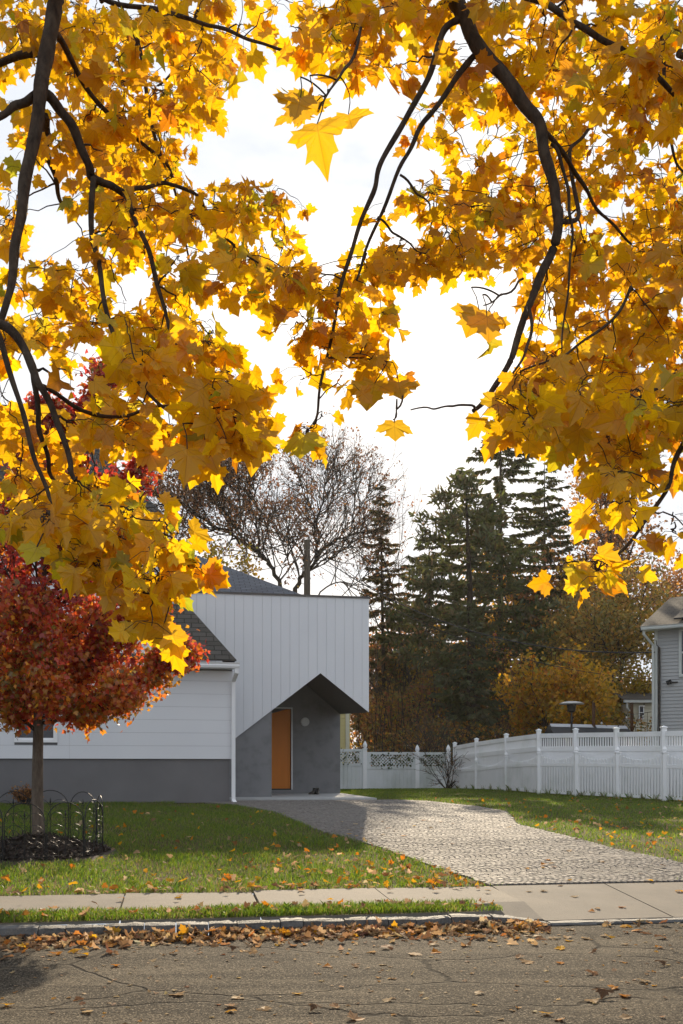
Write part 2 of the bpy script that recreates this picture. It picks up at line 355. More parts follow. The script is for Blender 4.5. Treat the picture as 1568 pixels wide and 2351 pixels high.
mb.add(Pg, np.stack([ii*k+jj, ii*k+jj+1, (ii+1)*k+jj+1, (ii+1)*k+jj], -1)); struct('driveway_bed', mb, M['sand'], True)
mb = MB(); BW = 1.12; NS = 16; pit = .071                            # granite setts laid in segmental arcs
cv, cfc, ccol = [], [], []
q = np.array([(-1, -1), (1, -1), (1, 1), (-1, 1)])
for band in range(-2, 17):
    v0 = 10.43+band*BW
    for j in range(-95, 175):
        for s_ in range(NS):
            tt = (s_+.5)/NS-.5; v = v0+(tt+.5)*BW; uu = j*pit+.26*(1-4*tt*tt)+R.normal(0, .004)
            p = SE*uu+SN*v
            if v < 10.43+.05 or v > 27.5: continue
            cv.append((p[0], p[1], math.atan2(8*tt*.26, BW)))
cv = npa(cv); ok = inpoly(cv[:, 0], cv[:, 1], DRV); cv = cv[ok]; n = len(cv)
ang = -cv[:, 2]+TS+R.normal(0, .05, n); ca, sa = np.cos(ang), np.sin(ang); z = ground(cv[:, 0], cv[:, 1])+R.normal(0, .0011, n)
V = np.zeros((n, 12, 3))
for lv, (sc, dz) in enumerate(((1.0, -.012), (.975, .009), (.90, .012))):
    for c_ in range(4):
        hx = q[c_, 0]*pit*.49*sc*R.uniform(.95, 1.03, n); hy = q[c_, 1]*BW/NS*.49*sc*R.uniform(.92, 1.04, n)
        V[:, lv*4+c_, 0] = cv[:, 0]+hx*ca-hy*sa; V[:, lv*4+c_, 1] = cv[:, 1]+hx*sa+hy*ca; V[:, lv*4+c_, 2] = z+dz+R.normal(0, .0008, n)
F = []
for lv in (0, 4):
    for c_ in range(4): F.append((lv+c_, lv+(c_+1) % 4, lv+4+(c_+1) % 4, lv+4+c_))
F.append((8, 9, 10, 11)); F = np.array(F)
g = R.uniform(.8, 1.15, n); tint = np.stack([g*R.uniform(.98, 1.03, n), g, g*R.uniform(.95, 1.02, n)], -1)
mb.add(V.reshape(-1, 3), (F[None]+np.arange(n)[:, None, None]*12).reshape(-1, 4), np.repeat(tint, 12, 0)); struct('driveway', mb, M['cobble'])

# ------------------------------------------------------------------ the white house
house = thing('house', 'white boarded house with grey base and a gabled cut-out porch round an orange door', 'house', (0.6, 22, .8))
FO = npa([.607, 22.0, 0])*KH                                            # front lower corner of the entrance block
def F_(px, py, d=0): return on_plane(px, py, FO+HN*d, HE)
def sx(px, d=0): p = F_(px, 0, d); return float(np.dot(p-FO, HE))
def hp(s, d, z, O=FO): return O+HE*s+HN*d+npa([0, 0, z])
AX = [HE, HN, npa([0, 0, 1])]
def zf(px, py): return F_(px, py)[2]
# vertical boards
sL, sR = sx(395), 0.0; sA, sD = sx(736), sx(537); zA, zR_, zD = zf(736, 1545), zf(847, 1635), zf(537, 1697)
zTR, zTL = zf(847, 1373), zf(445, 1359.5)
sTL = sx(445); slope_t = (zTL-zTR)/sTL; slb = (zA-zD)/(sA-sD)
def ztop(s): return zTR+slope_t*s
def zbot(s): return zR_+(zA-zR_)*(s/sA) if s > sA else zA+(s-sA)*slb
edges = [F_(720/1.1914+x/4.9/1.1914, 0)[0] for x in (-132, -10, 112, 235, 358, 480, 603, 725, 845, 965, 1085, 1205, 1325)]
bw = (sx((720+1325/4.9)/1.1914)-sx((720+112/4.9)/1.1914))/10
e0 = sx((720+1325/4.9)/1.1914); cuts = [0.0]+[e0-bw*i for i in range(0, 40) if e0-bw*i > sL]+[sL]
mb = MB(); g_ = .0024
for b_, a_ in zip(cuts[:-1], cuts[1:]):
    xs = sorted([a_+g_]+[x for x in (sA,) if a_+g_ < x < b_-g_]+[b_-g_])
    poly = [hp(x, 0, zbot(x)) for x in xs]+[hp(x, 0, ztop(x)) for x in reversed(xs)]
    mb.prism(poly, HN*.022)
obj('cladding', mb, M['board'], house)
sw = -.07; dw = 2.85*KH; zW = SLZ
tw = F_(781, 1639, dw); sw = float(np.dot(tw-FO, HE)); zw_ = tw[2]; rise = zw_-zR_
mb = MB()                                                            # the block behind the boards
def zb2(s, d): return zbot(s)+rise*d/dw
ring = [(sR-.01, 0), (sA, 0), (sL, 0)]
fr = [hp(sL, .024, ztop(sL)-.02), hp(sL, .024, zbot(sL)+.01), hp(sA, .024, zA+.012), hp(-.012, .024, zR_+.012), hp(-.012, .024, zTR-.02)]
bk = [p+HN*6+HE*(sw/dw*6 if i >= 3 else 0)+npa([0, 0, rise*2 if i in (1, 2, 3) else 0]) for i, p in enumerate(fr)]
mb.add(fr+bk, [(4, 3, 2, 1, 0), (5, 6, 7, 8, 9), (0, 1, 6, 5), (3, 4, 9, 8), (4, 0, 5, 9)]); obj('entrance_block', mb, M['gap'], house)
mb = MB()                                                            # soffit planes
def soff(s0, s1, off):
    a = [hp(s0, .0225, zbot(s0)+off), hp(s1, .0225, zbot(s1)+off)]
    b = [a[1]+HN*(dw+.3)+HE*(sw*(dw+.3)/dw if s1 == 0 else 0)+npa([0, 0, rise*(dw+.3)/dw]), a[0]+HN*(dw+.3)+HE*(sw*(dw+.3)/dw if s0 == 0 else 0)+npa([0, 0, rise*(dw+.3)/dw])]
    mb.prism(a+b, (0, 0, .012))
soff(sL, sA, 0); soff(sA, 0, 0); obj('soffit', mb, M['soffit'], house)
mb = MB()                                                            # stucco: front cheek, recess wall, rear block
sJ = sx(624, .03)
base_ = hp(0, 0, SLZ-.12)
ch = [hp(sL, .05, SLZ-.12), hp(sJ, .05, SLZ-.12), hp(sJ, .05, zbot(sJ)+.02), hp(sL, .05, zbot(sL)+.02)]
mb.prism(ch, HN*(dw+.3))
DP = FO+HN*dw
sd1 = float(np.dot(on_plane(667.5, 0, DP, HE)-DP, HE)); sd0 = sd1-1.02; zdt = on_plane(660, 1628, DP, HE)[2]; zdb = on_plane(660, 1810, DP, HE)[2]
zj = on_plane(781, 1639, DP, HE)[2]
def wallz(s): return min(zb2(min(s, 0), dw)+.03, zb2(sA, dw)+.03)
xs = [sd1+.055, sA, sw]
mb.prism([hp(sd1+.055, dw, SLZ-.1), hp(sw, dw, SLZ-.1), hp(sw, dw, zb2(0, dw)-.012), hp(sA, dw, zb2(sA, dw)+.02), hp(sd1+.055, dw, zb2(sd1, dw)+.02)], HN*4)
mb.prism([hp(sd0-.3, dw, zdt+.055), hp(sd1+.055, dw, zdt+.055), hp(sd1+.055, dw, zb2(sd1+.055, dw)+.02), hp(sd0-.3, dw, zb2(sd0-.3, dw)+.02)], HN*4)
mb.prism([hp(sd0-.3, dw, SLZ-.1), hp(sd1+.055, dw, SLZ-.1), hp(sd1+.055, dw, zdb-.035), hp(sd0-.3, dw, zdb-.035)], HN*4)
obj('stucco_wall', mb, M['stucco'], house)
mb = MB(); mb.prism([hp(sd0, dw+.07, zdb), hp(sd1, dw+.07, zdb), hp(sd1, dw+.07, zdt), hp(sd0, dw+.07, zdt)], HN*.045)
door = obj('door', mb, M['door'], house)
mb = MB()
for a, b, z0, z1 in ((sd1+.02, sd1+.05, zdb-.03, zdt+.05), (sd0, sd1+.018, zdt+.02, zdt+.05)):
    mb.prism([hp(a, dw-.012, z0), hp(b, dw-.012, z0), hp(b, dw-.012, z1), hp(a, dw-.012, z1)], HN*.09)
obj('door_frame', mb, M['trim'], door)
mb = MB(); mb.prism([hp(sd0, dw+.004, zdb-.034), hp(sd1+.018, dw+.004, zdb-.034), hp(sd1+.018, dw+.004, zdb-.002), hp(sd0, dw+.004, zdb-.002)], HN*.12)
mb.prism([hp(sd1+.001, dw+.06, zdb), hp(sd1+.019, dw+.06, zdb), hp(sd1+.019, dw+.06, zdt+.02), hp(sd1+.001, dw+.06, zdt+.02)], HN*.05)
obj('threshold', mb, M['black'], door)
lc = on_plane(700.3, 1656.8, DP-HN*.03, HE); mb = MB(); prof = [(.0, .03), (.11, .03), (.123, .02), (.123, -.03)]
for r0 in (0,):
    th = np.arange(40)*2*pi/40; rings = []
    for r_, d_ in prof[1:]: rings.append([lc+HE*r_*cos(a)+npa([0, 0, 1])*r_*sin(a)-HN*d_ for a in th])
    v = np.vstack(rings); f = [tuple(range(40))]+[(i*40+j, i*40+(j+1) % 40, (i+1)*40+(j+1) % 40, (i+1)*40+j) for i in range(2) for j in range(40)]
    mb.add(v, f)
obj('wall_lamp', mb, M['lampglass'], house)
mb = MB(); mb.prism([(x, y, SLZ-.10) for x, y in slabpoly], (0, 0, .10)); obj('porch_floor', mb, M['porch'], house)
mb = MB()
mb.prism([hp(sL, -.03, ztop(sL)-.012), hp(.03, -.03, ztop(.03)-.012), hp(.03, -.03, ztop(.03)+.035), hp(sL, -.03, ztop(sL)+.035)], HN*.10); obj('fascia', mb, M['fascia'], house)
# flat roof deck hidden behind the fascia, hip roof of the rear wing
def roofquad(mb, pts, origin, ux, uyv):
    pts = npa(pts); uv = np.stack([(pts-origin)@npa(ux), (pts-origin)@npa(uyv)], -1); mb.add(pts, [tuple(range(len(pts)))], None, uv)
mb = MB(); cor = at(702, 1368, 30.0); dirh = (-HE*1.0+HN*1.0)
def on_dir(px, P, D):
    q = (px-CX)/K; t = (P[1]*q-P[0])/(D[0]-D[1]*q); return t
t = on_dir(490, cor, dirh); hz = ZC+(HY-1289)/K*(cor+dirh*t)[1]-cor[2]
T = 4.4; top = cor+dirh*T+npa([0, 0, hz/t*T]); lft = cor-HE*12; topl = top-HE*(12-2*T)
upv = unit(HN*1+npa([0, 0, hz/t]))
roofquad(mb, [lft, cor, top, topl], cor, HE, upv)
bkc = cor+HN*2*T; roofquad(mb, [cor, bkc, top], cor, HN, upv); roofquad(mb, [bkc, lft+HN*2*T, topl, top], cor, HE, upv)
mb.prism([lft-npa([0, 0, .16]), cor-npa([0, 0, .16]), bkc-npa([0, 0, .16]), lft+HN*2*T-npa([0, 0, .16])], (0, 0, .15)); obj('roof', mb, M['roofg'], house)
mb = MB(); mb.prism([hp(-13, 5, .6), cor-HE*.3+HN*.3+npa([0, 0, .6-cor[2]]), cor-HE*.3+HN*(2*T-.3)+npa([0, 0, .6-cor[2]]), hp(-13, 12, .6)], (0, 0, cor[2]-.6-.17)); obj('rear_wall', mb, M['board'], house)

# front wing
WO = npa([(537-CX)/K*19.6, 19.6, 0])*KH
def G_(px, py, d=0): return on_plane(px, py, WO+HN*d, HE)
def gs(px, d=0): return float(np.dot(G_(px, 0, d)-WO, HE))
def gz(px, py, d=0): return G_(px, py, d)[2]
def wp(s, d, z): return WO+HE*s+HN*d+npa([0, 0, z])
SLf = -11.0; s0 = gs(534); zb = gz(520, 1742); pitch = .2545*KH; zs = gz(520, 1540)
mb = MB(); zz = zb
win = (gs(33), gs(132), gz(80, 1560), gz(80, 1704))
while zz < zs:
    z1 = min(zz+pitch, zs)
    for a_, b_ in ((SLf, -7.3), (-7.3, -3.6), (-3.6, s0)):
        lo, hi = a_+(.0015 if a_ > SLf else 0), b_-(.0015 if b_ < s0 else 0)
        spans = [(lo, hi)]
        if z1 > win[3] and zz < win[2]:
            spans = [x for x in ((lo, min(hi, win[0])), (max(lo, win[1]), hi)) if x[1]-x[0] > .01]
        for p0, p1 in spans:
            mb.prism([wp(p0, 0, zz), wp(p1, 0, zz), wp(p1, 0, z1-.004), wp(p0, 0, z1-.004)], HN*.02)
    zz = z1
for p0, p1, q0, q1 in ((win[0], win[1], zb+pitch*1-.25, win[3]),):
    pass
mb2 = MB(); obj('siding', mb, M['board'], house)
mb = MB(); dpt = 6.0
def wbox(mb, a, b, d0, d1, z0, z1): mb.prism([wp(a, d0, z0), wp(b, d0, z0), wp(b, d1, z0), wp(a, d1, z0)], (0, 0, z1-z0))
wbox(mb, SLf, win[0]-.02, .022, dpt, zb, zs+.2); wbox(mb, win[1]+.02, s0-.01, .022, dpt, zb, zs+.2); wbox(mb, win[0]-.02, win[1]+.02, .022, .2, zb, win[3]); wbox(mb, win[0]-.02, win[1]+.02, .022, .2, win[2], zs); wbox(mb, win[0]-.02, win[1]+.02, .2, dpt, zb, zs)
obj('wall', mb, M['gap'], house)
mb = MB(); wbox(mb, SLf, gs(527.5), .045, dpt, .2, zb-.006); obj('foundation', mb, M['stucco2'], house)
mb = MB(); fw = .085                                                 # window
z0w, z1w = win[3], win[2]
for a, b, c, d in ((win[0], win[1], z0w, z0w+.055), (win[0], win[1], z1w-.07, z1w), (win[0], win[0]+fw, z0w+.055, z1w-.07), (win[1]-fw, win[1], z0w+.055, z1w-.07)):
    wbox(mb, a, b, -.03, .05, c, d)
wbox(mb, win[0]+fw, win[1]-fw, .01, .05, z0w+.055, z0w+.10); wbox(mb, win[0]+fw, win[1]-fw, .01, .05, (z0w+z1w)/2-.02, (z0w+z1w)/2+.02)
wnd = obj('window', mb, M['trim'], house)
mb = MB(); wbox(mb, win[0]+fw, win[1]-fw, .06, .066, z0w+.05, z1w-.06); obj('pane', mb, M['pane'], wnd)
mb = MB(); zz = z0w+.08
while zz < z1w-.1: wbox(mb, win[0]+fw+.005, win[1]-fw-.005, .052, .058, zz, zz+.034); zz += .045
obj('blind', mb, M['blind'], wnd)
# wing eave, gutter, downspout, roof
dE = -.34; zgt = gz(500, 1519.5, dE); zgb = gz(500, 1533, dE); sg1 = gs(549, dE); sg0 = gs(376, -.3)
mb = MB(); pr = [(-.10, 0), (-.115, .05), (-.10, .075), (-.125, .118), (0, .118), (0, 0)]
mb.prism([wp(sg0, dE+a, zgb+b) for a, b in pr], HE*(sg1-sg0)); obj('gutter', mb, M['trim'], house)
mb = MB(); wbox(mb, sg0, sg1-.05, dE+.002, -.001, zgb+.004, zgb+.02); wbox(mb, sg0, sg1-.05, dE+.003, dE+.03, zgb+.02, zgt-.01); obj('eave_soffit', mb, M['trim'], house)
mb = MB(); sdn = gs(535.5); x1 = sdn+.0
def pipe(mb, pts, w, d):
    for p, q_ in zip(pts[:-1], pts[1:]):
        ax2 = unit(q_-p); ax0 = HE; ax1 = unit(np.cross(ax2, ax0)); mb.box((p+q_)/2, (w, d, np.linalg.norm(q_-p)+.02), [ax0, ax1, ax2])
pipe(mb, [wp(sdn+.04, dE-.05, zgb+.01), wp(sdn+.04, dE-.05, zgb-.10), wp(sdn, -.05, zgb-.26), wp(sdn, -.05, .74), wp(sdn+.03, -.18, .67)], .085, .06)
obj('downspout', mb, M['trim'], house)
mb = MB(); ev = wp(gs(543, dE), dE-.06, zgt+.01); ev = on_plane(543, 1514.5, WO+HN*(dE-.04), HE)
dh = -HE+HN; t = on_dir(428, ev, dh); pk = ev+dh*t; zr = ZC+(HY-1386)/K*pk[1]-ev[2]; pk = pk+npa([0, 0, zr])
upv = unit(HN*t+npa([0, 0, zr]))
roofquad(mb, [ev-HE*2.6, ev, pk, pk-HE*(2.6-t)], ev, HE, upv)
roofquad(mb, [ev, ev+HN*2.2, pk+HN*.6, pk], ev, HN, upv)
roofquad(mb, [pk-HE*(2.6-t), pk, pk+HN*.6, pk-HE*(2.6-t)+HN*.6], ev, HE, HN)
mb.add([ev, ev-HE*2.6, ev-HE*2.6-npa([0, 0, .03]), ev-npa([0, 0, .03])], [(0, 1, 2, 3)])
obj('wing_roof', mb, M['roofd'], house)
# upper storey jettied over the wing
dU = -.3; s1 = gs(384, dU); zu0 = gz(380, 1538, dU); zu1 = gz(385, 1206, dU)
mb = MB(); zz = zu0
while zz < zu1:
    z1 = min(zz+pitch, zu1); mb.prism([wp(SLf, dU, zz), wp(s1-.08, dU, zz), wp(s1-.08, dU, z1-.004), wp(SLf, dU, z1-.004)], HN*.02); zz = z1
wbox(mb, SLf, s1-.005, dU+.022, 6, zu0+.002, zu1); obj('upper_storey', mb, M['board'], house)
mb = MB(); wbox(mb, s1-.078, s1, dU-.012, dU+.02, zu0-.01, zu1); wbox(mb, SLf, s1-.08, dU-.008, dU+.018, zu0-.03, zu0-.003); obj('corner_board', mb, M['trim'], house)
mb = MB(); ge = gs(393, dU-.35); mb.prism([wp(SLf, dU-.35+a, zu1+.02+b) for a, b in pr], HE*(ge-SLf)); wbox(mb, SLf, ge-.04, dU-.348, dU+.3, zu1+.005, zu1+.02); obj('upper_gutter', mb, M['trim'], house)
mb = MB(); ev = on_plane(390, 1194, WO+HN*(dU-.4), HE); t = on_dir(359.6, ev, dh); pk = ev+dh*t; zr = ZC+(HY-1149)/K*pk[1]-ev[2]
T = 2.5; pk = ev+dh*T+npa([0, 0, zr/t*T*.72]); upv = unit(pk-ev+HE*T)
roofquad(mb, [ev-HE*11, ev, pk, pk-HE*(11-2*T)], ev, HE, upv); roofquad(mb, [ev, ev+HN*2*T, pk], ev, HN, upv); roofquad(mb, [ev+HN*2*T, ev-HE*11+HN*2*T, pk-HE*(11-2*T), pk], ev, HE, upv)
obj('upper_roof', mb, M['roofd'], house)

# boots by the door
def boot(x, y, yaw, label):
    mb = MB(); n = 12; th = np.arange(n)*2*pi/n
    secs = [(.0, .0, .125, .040), (.012, .0, .132, .046), (.03, .0, .128, .045), (.052, -.008, .112, .042), (.075, -.035, .075, .040), (.10, -.05, .055, .040), (.15, -.052, .052, .041), (.175, -.054, .055, .043)]
    rings = []
    for z_, ox, a, b in secs:
        rings.append([(ox+a*cos(t_)*(1 if cos(t_) > 0 else .8), b*sin(t_), z_) for t_ in th])
    v = np.array(rings).reshape(-1, 3); f = [(i*n+j, i*n+(j+1) % n, (i+1)*n+(j+1) % n, (i+1)*n+j) for i in range(len(secs)-1) for j in range(n)]
    f += [tuple(range(n-1, -1, -1)), tuple(range((len(secs)-1)*n, len(secs)*n))]
    rot = np.array([[cos(yaw), -sin(yaw), 0], [sin(yaw), cos(yaw), 0], [0, 0, 1]])
    p0 = npa([x, y, SLZ+.002]); mb.add(v@rot.T+p0, f); o = obj('boot', mb, M['leather'], origin=p0, smooth=True)
    return tag(o, label, 'boot')
bp = at(718, 1816, 23.7*KH); boot(bp[0], 23.7*KH, radians(205), 'black ankle boot turned sideways on the porch, nearer the orange door')
bp = at(729, 1816, 23.7*KH); boot(bp[0], 23.72*KH, radians(262), 'black ankle boot pointing at the street, on the lamp-less side of its twin')

# ------------------------------------------------------------------ neighbours behind
yh = thing('yellow_house', 'sliver of pale yellow clapboard house showing past the grey porch wall', 'house', at(790, 1800, 42))
YO = at(803, 0, 42.); YO[2] = 0
mb = MB(); z = .6
while z < 5.2: mb.prism([YO+npa([-8, 0, z]), YO+npa([0, 0, z]), YO+npa([0, -.035, z]), YO+npa([-8, -.035, z])], (0, 0, .012)); mb.add([YO+npa([-8, -.03, z]), YO+npa([.02, -.03, z]), YO+npa([.0, 0, z+.15]), YO+npa([-8, 0, z+.15])], [(0, 1, 2, 3)]); z += .15
mb.box(YO+npa([-4, 3.02, 2.6]), (8, 6, 5.2)); obj('wall', mb, M['ysiding'], yh)
mb = MB(); mb.box(at(797.5, 0, 42)*npa([1, 1, 0])+npa([0, -.05, 2.9]), (.15, .03, 4.6)); obj('corner_board', mb, M['ytrim'], yh)
mb = MB(); a = YO+npa([.4, -.4, 5.2]); roofquad(mb, [a-npa([9, 0, 0]), a, a+npa([0, 3.4, 2]), a+npa([-9, 3.4, 2])], a, (1, 0, 0), (0, .9, .4)); roofquad(mb, [a+npa([0, 6.8, 0]), a+npa([-9, 6.8, 0]), a+npa([-9, 3.4, 2]), a+npa([0, 3.4, 2])], a, (1, 0, 0), (0, -.9, .4)); obj('roof', mb, M['roofb'], yh)

gh = thing('grey_house', 'grey vinyl sided house with dark window and solar panel, behind the tall white fence', 'house', at(1505, 1790, 33))
GO = at(1505, 0, 33.); GO[2] = 0; GA = radians(-32); GE = npa([cos(GA), sin(GA), 0]); GN = npa([-sin(GA), cos(GA), 0])
GP = lambda s, d, z: GO+GE*s+GN*d+npa([0, 0, z])
zt = ZC+(HY-1447)/K*33
def ghz(px, py, d=0): return on_plane(px, py, GO+GN*d, GE)
mb = MB(); z = .6
while z < zt-.05:
    mb.add([GP(.05, -.022, z), GP(7, -.022, z), GP(7, 0, z+.115), GP(.05, 0, z+.115), GP(.05, 0, z), GP(7, 0, z)], [(0, 1, 2, 3), (0, 4, 5, 1)]); z += .115
mb.prism([GP(.03, .004, .5), GP(7, .004, .5), GP(7, 7, .5), GP(.03, 7, .5)], (0, 0, zt-.5)); obj('wall', mb, M['gsiding'], gh)
mb = MB(); mb.prism([GP(-.03, -.04, .5), GP(.07, -.04, .5), GP(.07, .03, .5), GP(-.03, .03, .5)], (0, 0, zt-.5)); obj('corner_board', mb, M['gtrim'], gh)
mb = MB(); mb.prism([GP(-.35, -.40+a, zt-.02+b) for a, b in pr], GE*8); mb.prism([GP(-.35, -.39, zt-.012), GP(8, -.39, zt-.012), GP(8, 0, zt-.012), GP(-.35, 0, zt-.012)], (0, 0, .03)); obj('gutter', mb, M['gtrim'], gh)
mb = MB(); mb.tube([GP(-.28, -.4, zt), GP(-.28, -.4, zt-.15), GP(-.06, -.08, zt-.5), GP(-.06, -.08, .6)], .045, 8); obj('downspout', mb, M['gtrim'], gh)
mb = MB(); rs = npa([0, 0, math.tan(radians(21))]); a = GP(-.38, -.5, zt+.1)
rr = lambda s, d: a+GE*s+GN*d+rs*d
upv = unit(GN+rs); roofquad(mb, [rr(0, 0), rr(8, 0), rr(8, 4), rr(0, 4)], a, GE, upv)
b2 = [rr(0, 4), rr(8, 4), a+GE*8+GN*8, a+GN*8]; roofquad(mb, b2, a, GE, upv)
mb.prism([rr(0, 0)-npa([0, 0, .05]), rr(0, 4)-npa([0, 0, .05]), rr(0, 4)-npa([0, 0, .2]), rr(0, 0)-npa([0, 0, .2])], GE*.03)
grf = obj('roof', mb, M['roofb'], gh)
mb = MB(); mb.prism([rr(1.0, .35)+npa([0, 0, .06]), rr(6, .35)+npa([0, 0, .06]), rr(6, 3.2)+npa([0, 0, .06]), rr(1.0, 3.2)+npa([0, 0, .06])], (0, 0, .05)); obj('solar_panel', mb, M['solar'], grf)
mb = MB(); cc_ = rr(2.2, 3.6); mb.box(cc_+npa([0, 0, .3]), (.75, .6, 2.2), [GE, GN, npa([0, 0, 1])]); mb.box(cc_+npa([0, 0, 1.44]), (.85, .7, .08), [GE, GN, npa([0, 0, 1])]); obj('chimney', mb, M['brick'], grf)
wa = ghz(1559, 1443); wb = ghz(1559, 1554); sA_ = float(np.dot(wa-GO, GE)); z1_, z0_ = wa[2], wb[2]
mb = MB()
for x0, x1_, y0, y1 in ((0, .09, z0_, z1_), (.96, 1.05, z0_, z1_), (.09, .96, z0_, z0_+.09), (.09, .96, z1_-.09, z1_), (.09, .96, (z0_+z1_)/2-.03, (z0_+z1_)/2+.03)):
    mb.prism([GP(sA_+x0, -.06, y0), GP(sA_+x1_, -.06, y0), GP(sA_+x1_, -.06, y1), GP(sA_+x0, -.06, y1)], GN*.055)
gw = obj('window', mb, M['gtrim'], gh)
mb = MB(); mb.prism([GP(sA_+.09, -.034, z0_+.09), GP(sA_+.96, -.034, z0_+.09), GP(sA_+.96, -.034, z1_-.09), GP(sA_+.09, -.034, z1_-.09)], GN*.01); obj('pane', mb, M['pane'], gw)
mb = MB(); c0 = ghz(1514, 1486, -.07); mb.tube([c0, c0*npa([1, 1, 0])+npa([0, 0, .8])], .03, 6); c1 = ghz(1510, 1540, -.06); mb.tube([c0+npa([-.05, -.02, .02]), c1, c1+npa([.02, 0, -1.2]), c1+npa([-.02, 0, -2.3])], .012, 5); mb.tube([c0+npa([0, 0, 0]), c0+npa([-.1, -.04, .06]), ghz(1506, 1470, -.1)], .014, 5); obj('conduit', mb, M['bronze'], gh)
mb = MB(); fl = ghz(1536, 1566, -.12); mb.box(fl, (.16, .10, .13), [unit(GE+npa([0, 0, .4])), GN, unit(npa([0, 0, 1])-GE*.4)]); mb.tube([fl, fl+GE*.25+GN*.1], .02, 5); obj('floodlight', mb, M['black'], gh)

ch_ = thing('cream_house', 'small cream sided building with narrow window, seen between the brown post and grey house', 'house', at(1475, 1790, 46))
CO = at(1449, 0, 46.); CO[2] = 0; zt2 = ZC+(HY-1613)/K*46
mb = MB(); z = .5
while z < zt2: mb.add([CO+npa([0, -.03, z]), CO+npa([5, -.03, z]), CO+npa([5, 0, z+.17]), CO+npa([0, 0, z+.17])], [(0, 1, 2, 3)]); z += .17
mb.box(CO+npa([2.5, 2.53, zt2/2+.2]), (5, 5, zt2-.4)); obj('wall', mb, M['csiding'], ch_)
mb = MB(); mb.box(CO+npa([2.3, -.2, zt2+.06]), (5.4, .16, .13)); mb.tube([CO+npa([-.25, -.2, zt2]), CO+npa([-.25, -.2, zt2-.25]), CO+npa([-.05, -.05, zt2-.5])], .05, 6); obj('gutter', mb, M['gtrim'], ch_)
mb = MB(); a = CO+npa([-.4, -.3, zt2+.12]); roofquad(mb, [a, a+npa([5.6, 0, 0]), a+npa([5.6, 2.8, .6]), a+npa([0, 2.8, .6])], a, (1, 0, 0), (0, .98, .2)); roofquad(mb, [a+npa([0, 2.8, .6]), a+npa([5.6, 2.8, .6]), a+npa([5.6, 5.6, 0]), a+npa([0, 5.6, 0])], a, (1, 0, 0), (0, .98, .2)); obj('roof', mb, M['roofb'], ch_)
wq = at(1472, 1635.5, 45.9); mb = MB()
for dx, dz, w_, h_ in ((-.1, 0, .03, .62), (.1, 0, .03, .62), (0, .3, .2, .03), (0, -.3, .2, .03), (0, 0, .18, .02)): mb.box(wq+npa([dx, -.03, dz]), (w_, .05, h_))
cw = obj('window', mb, M['trim'], ch_); mb = MB(); mb.box(wq+npa([0, 0, 0]), (.19, .02, .6)); obj('pane', mb, M['pane'], cw)

sh = thing('shed', 'low black shed with pale metal roof peeking over the tall white fence', 'shed', at(1345, 1800, 38))
S0 = at(1262, 1662, 38.); S1 = at(1437, 1667, 38.); mb = MB()
dS = npa([0, 1.2, -.45]); dS2 = npa([0, -1.2, -.45])
for (a, b) in ((S0, at(1358, 1664, 38)), (at(1366, 1665, 38), S1)):
    mb.prism([a, b, b+npa([0, -.28, -.12]), a+npa([0, -.28, -.12])], (0, 0, .02))
obj('roof', mb, M['shedroof'], sh)
mb = MB(); a = S0-npa([.05, 0, .03]); b = S1-npa([-.05, 0, .03])
mb.prism([a, a+dS2*1.1, a+npa([0, -1.32, -2.4]), a+npa([0, 1.4, -2.4]), a+dS*1.1], b-a); obj('wall', mb, M['shed'], sh)

ht = thing('patio_heater', 'dark patio heater with tilted steel hood standing behind the tall white fence', 'patio heater', at(1312, 1800, 33)*npa([1, 1, 0])+npa([0, 0, .7]))
hc = at(1312, 1613, 33.); mb = MB()
mb.lathe(hc-npa([0, 0, .03]), [(.40, -.02), (.41, 0), (.30, .05), (.12, .08), (.01, .085)], 24); hood = obj('hood', mb, M['steel'], ht, smooth=True)
mb = MB(); mb.lathe(hc-npa([0, 0, .32]), [(.07, 0), (.13, .04), (.15, .2), (.17, .29)], 16); obj('burner', mb, M['bronze'], ht)
mb = MB(); mb.tube([hc-npa([0, 0, .3]), hc*npa([1, 1, 0])+npa([0, 0, .7])], .035, 10); obj('pole', mb, M['bronze'], ht)
for px, lab in ((1362.5, 'square brown timber post standing behind the fence between heater and cream building'), (1450.3, 'square brown timber post standing against the corner of the cream building')):
    b = at(px, 1612.5, 38.); mb = MB(); mb.box((b[0], 38., (b[2]+.7)/2), (.095, .095, b[2]-.7)); tag(obj('timber_post', mb, M['wood'], origin=(b[0], 38, .7)), lab, 'post')
sg = thing('string_lights', 'dark garden wire of small clear bulbs strung from the grey house to brown posts', 'string lights', at(1450, 1613, 37.8))
mb = MB()
def sag(a, b, s, n=24):
    t_ = np.linspace(0, 1, n)[:, None]; p = a+(b-a)*t_; p[:, 2] -= s*4*(t_*(1-t_))[:, 0]; return p
runs = [sag(ghz(1600, 1560, -.3), at(1450, 1614, 37.9), .25), sag(at(1450, 1614, 37.9), at(1362, 1614, 37.9), .95), sag(ghz(1600, 1590, -.3), at(1448, 1640, 37.9), .15)]
for r_ in runs: mb.tube(r_, .008, 4)
obj('wire', mb, M['wire'], sg)
for r_ in runs:
    for i in range(3, 22, 5):
        mb = MB(); p = r_[i]; mb.lathe(p-npa([0, 0, .17]), [(.005, 0), (.035, .02), (.042, .05), (.03, .09), (.018, .1)], 10); bl = obj('bulb', mb, M['bulb'], sg, smooth=True)
        mb = MB(); mb.lathe(p-npa([0, 0, .075]), [(.02, 0), (.02, .08)], 8); obj('socket', mb, M['black'], bl)

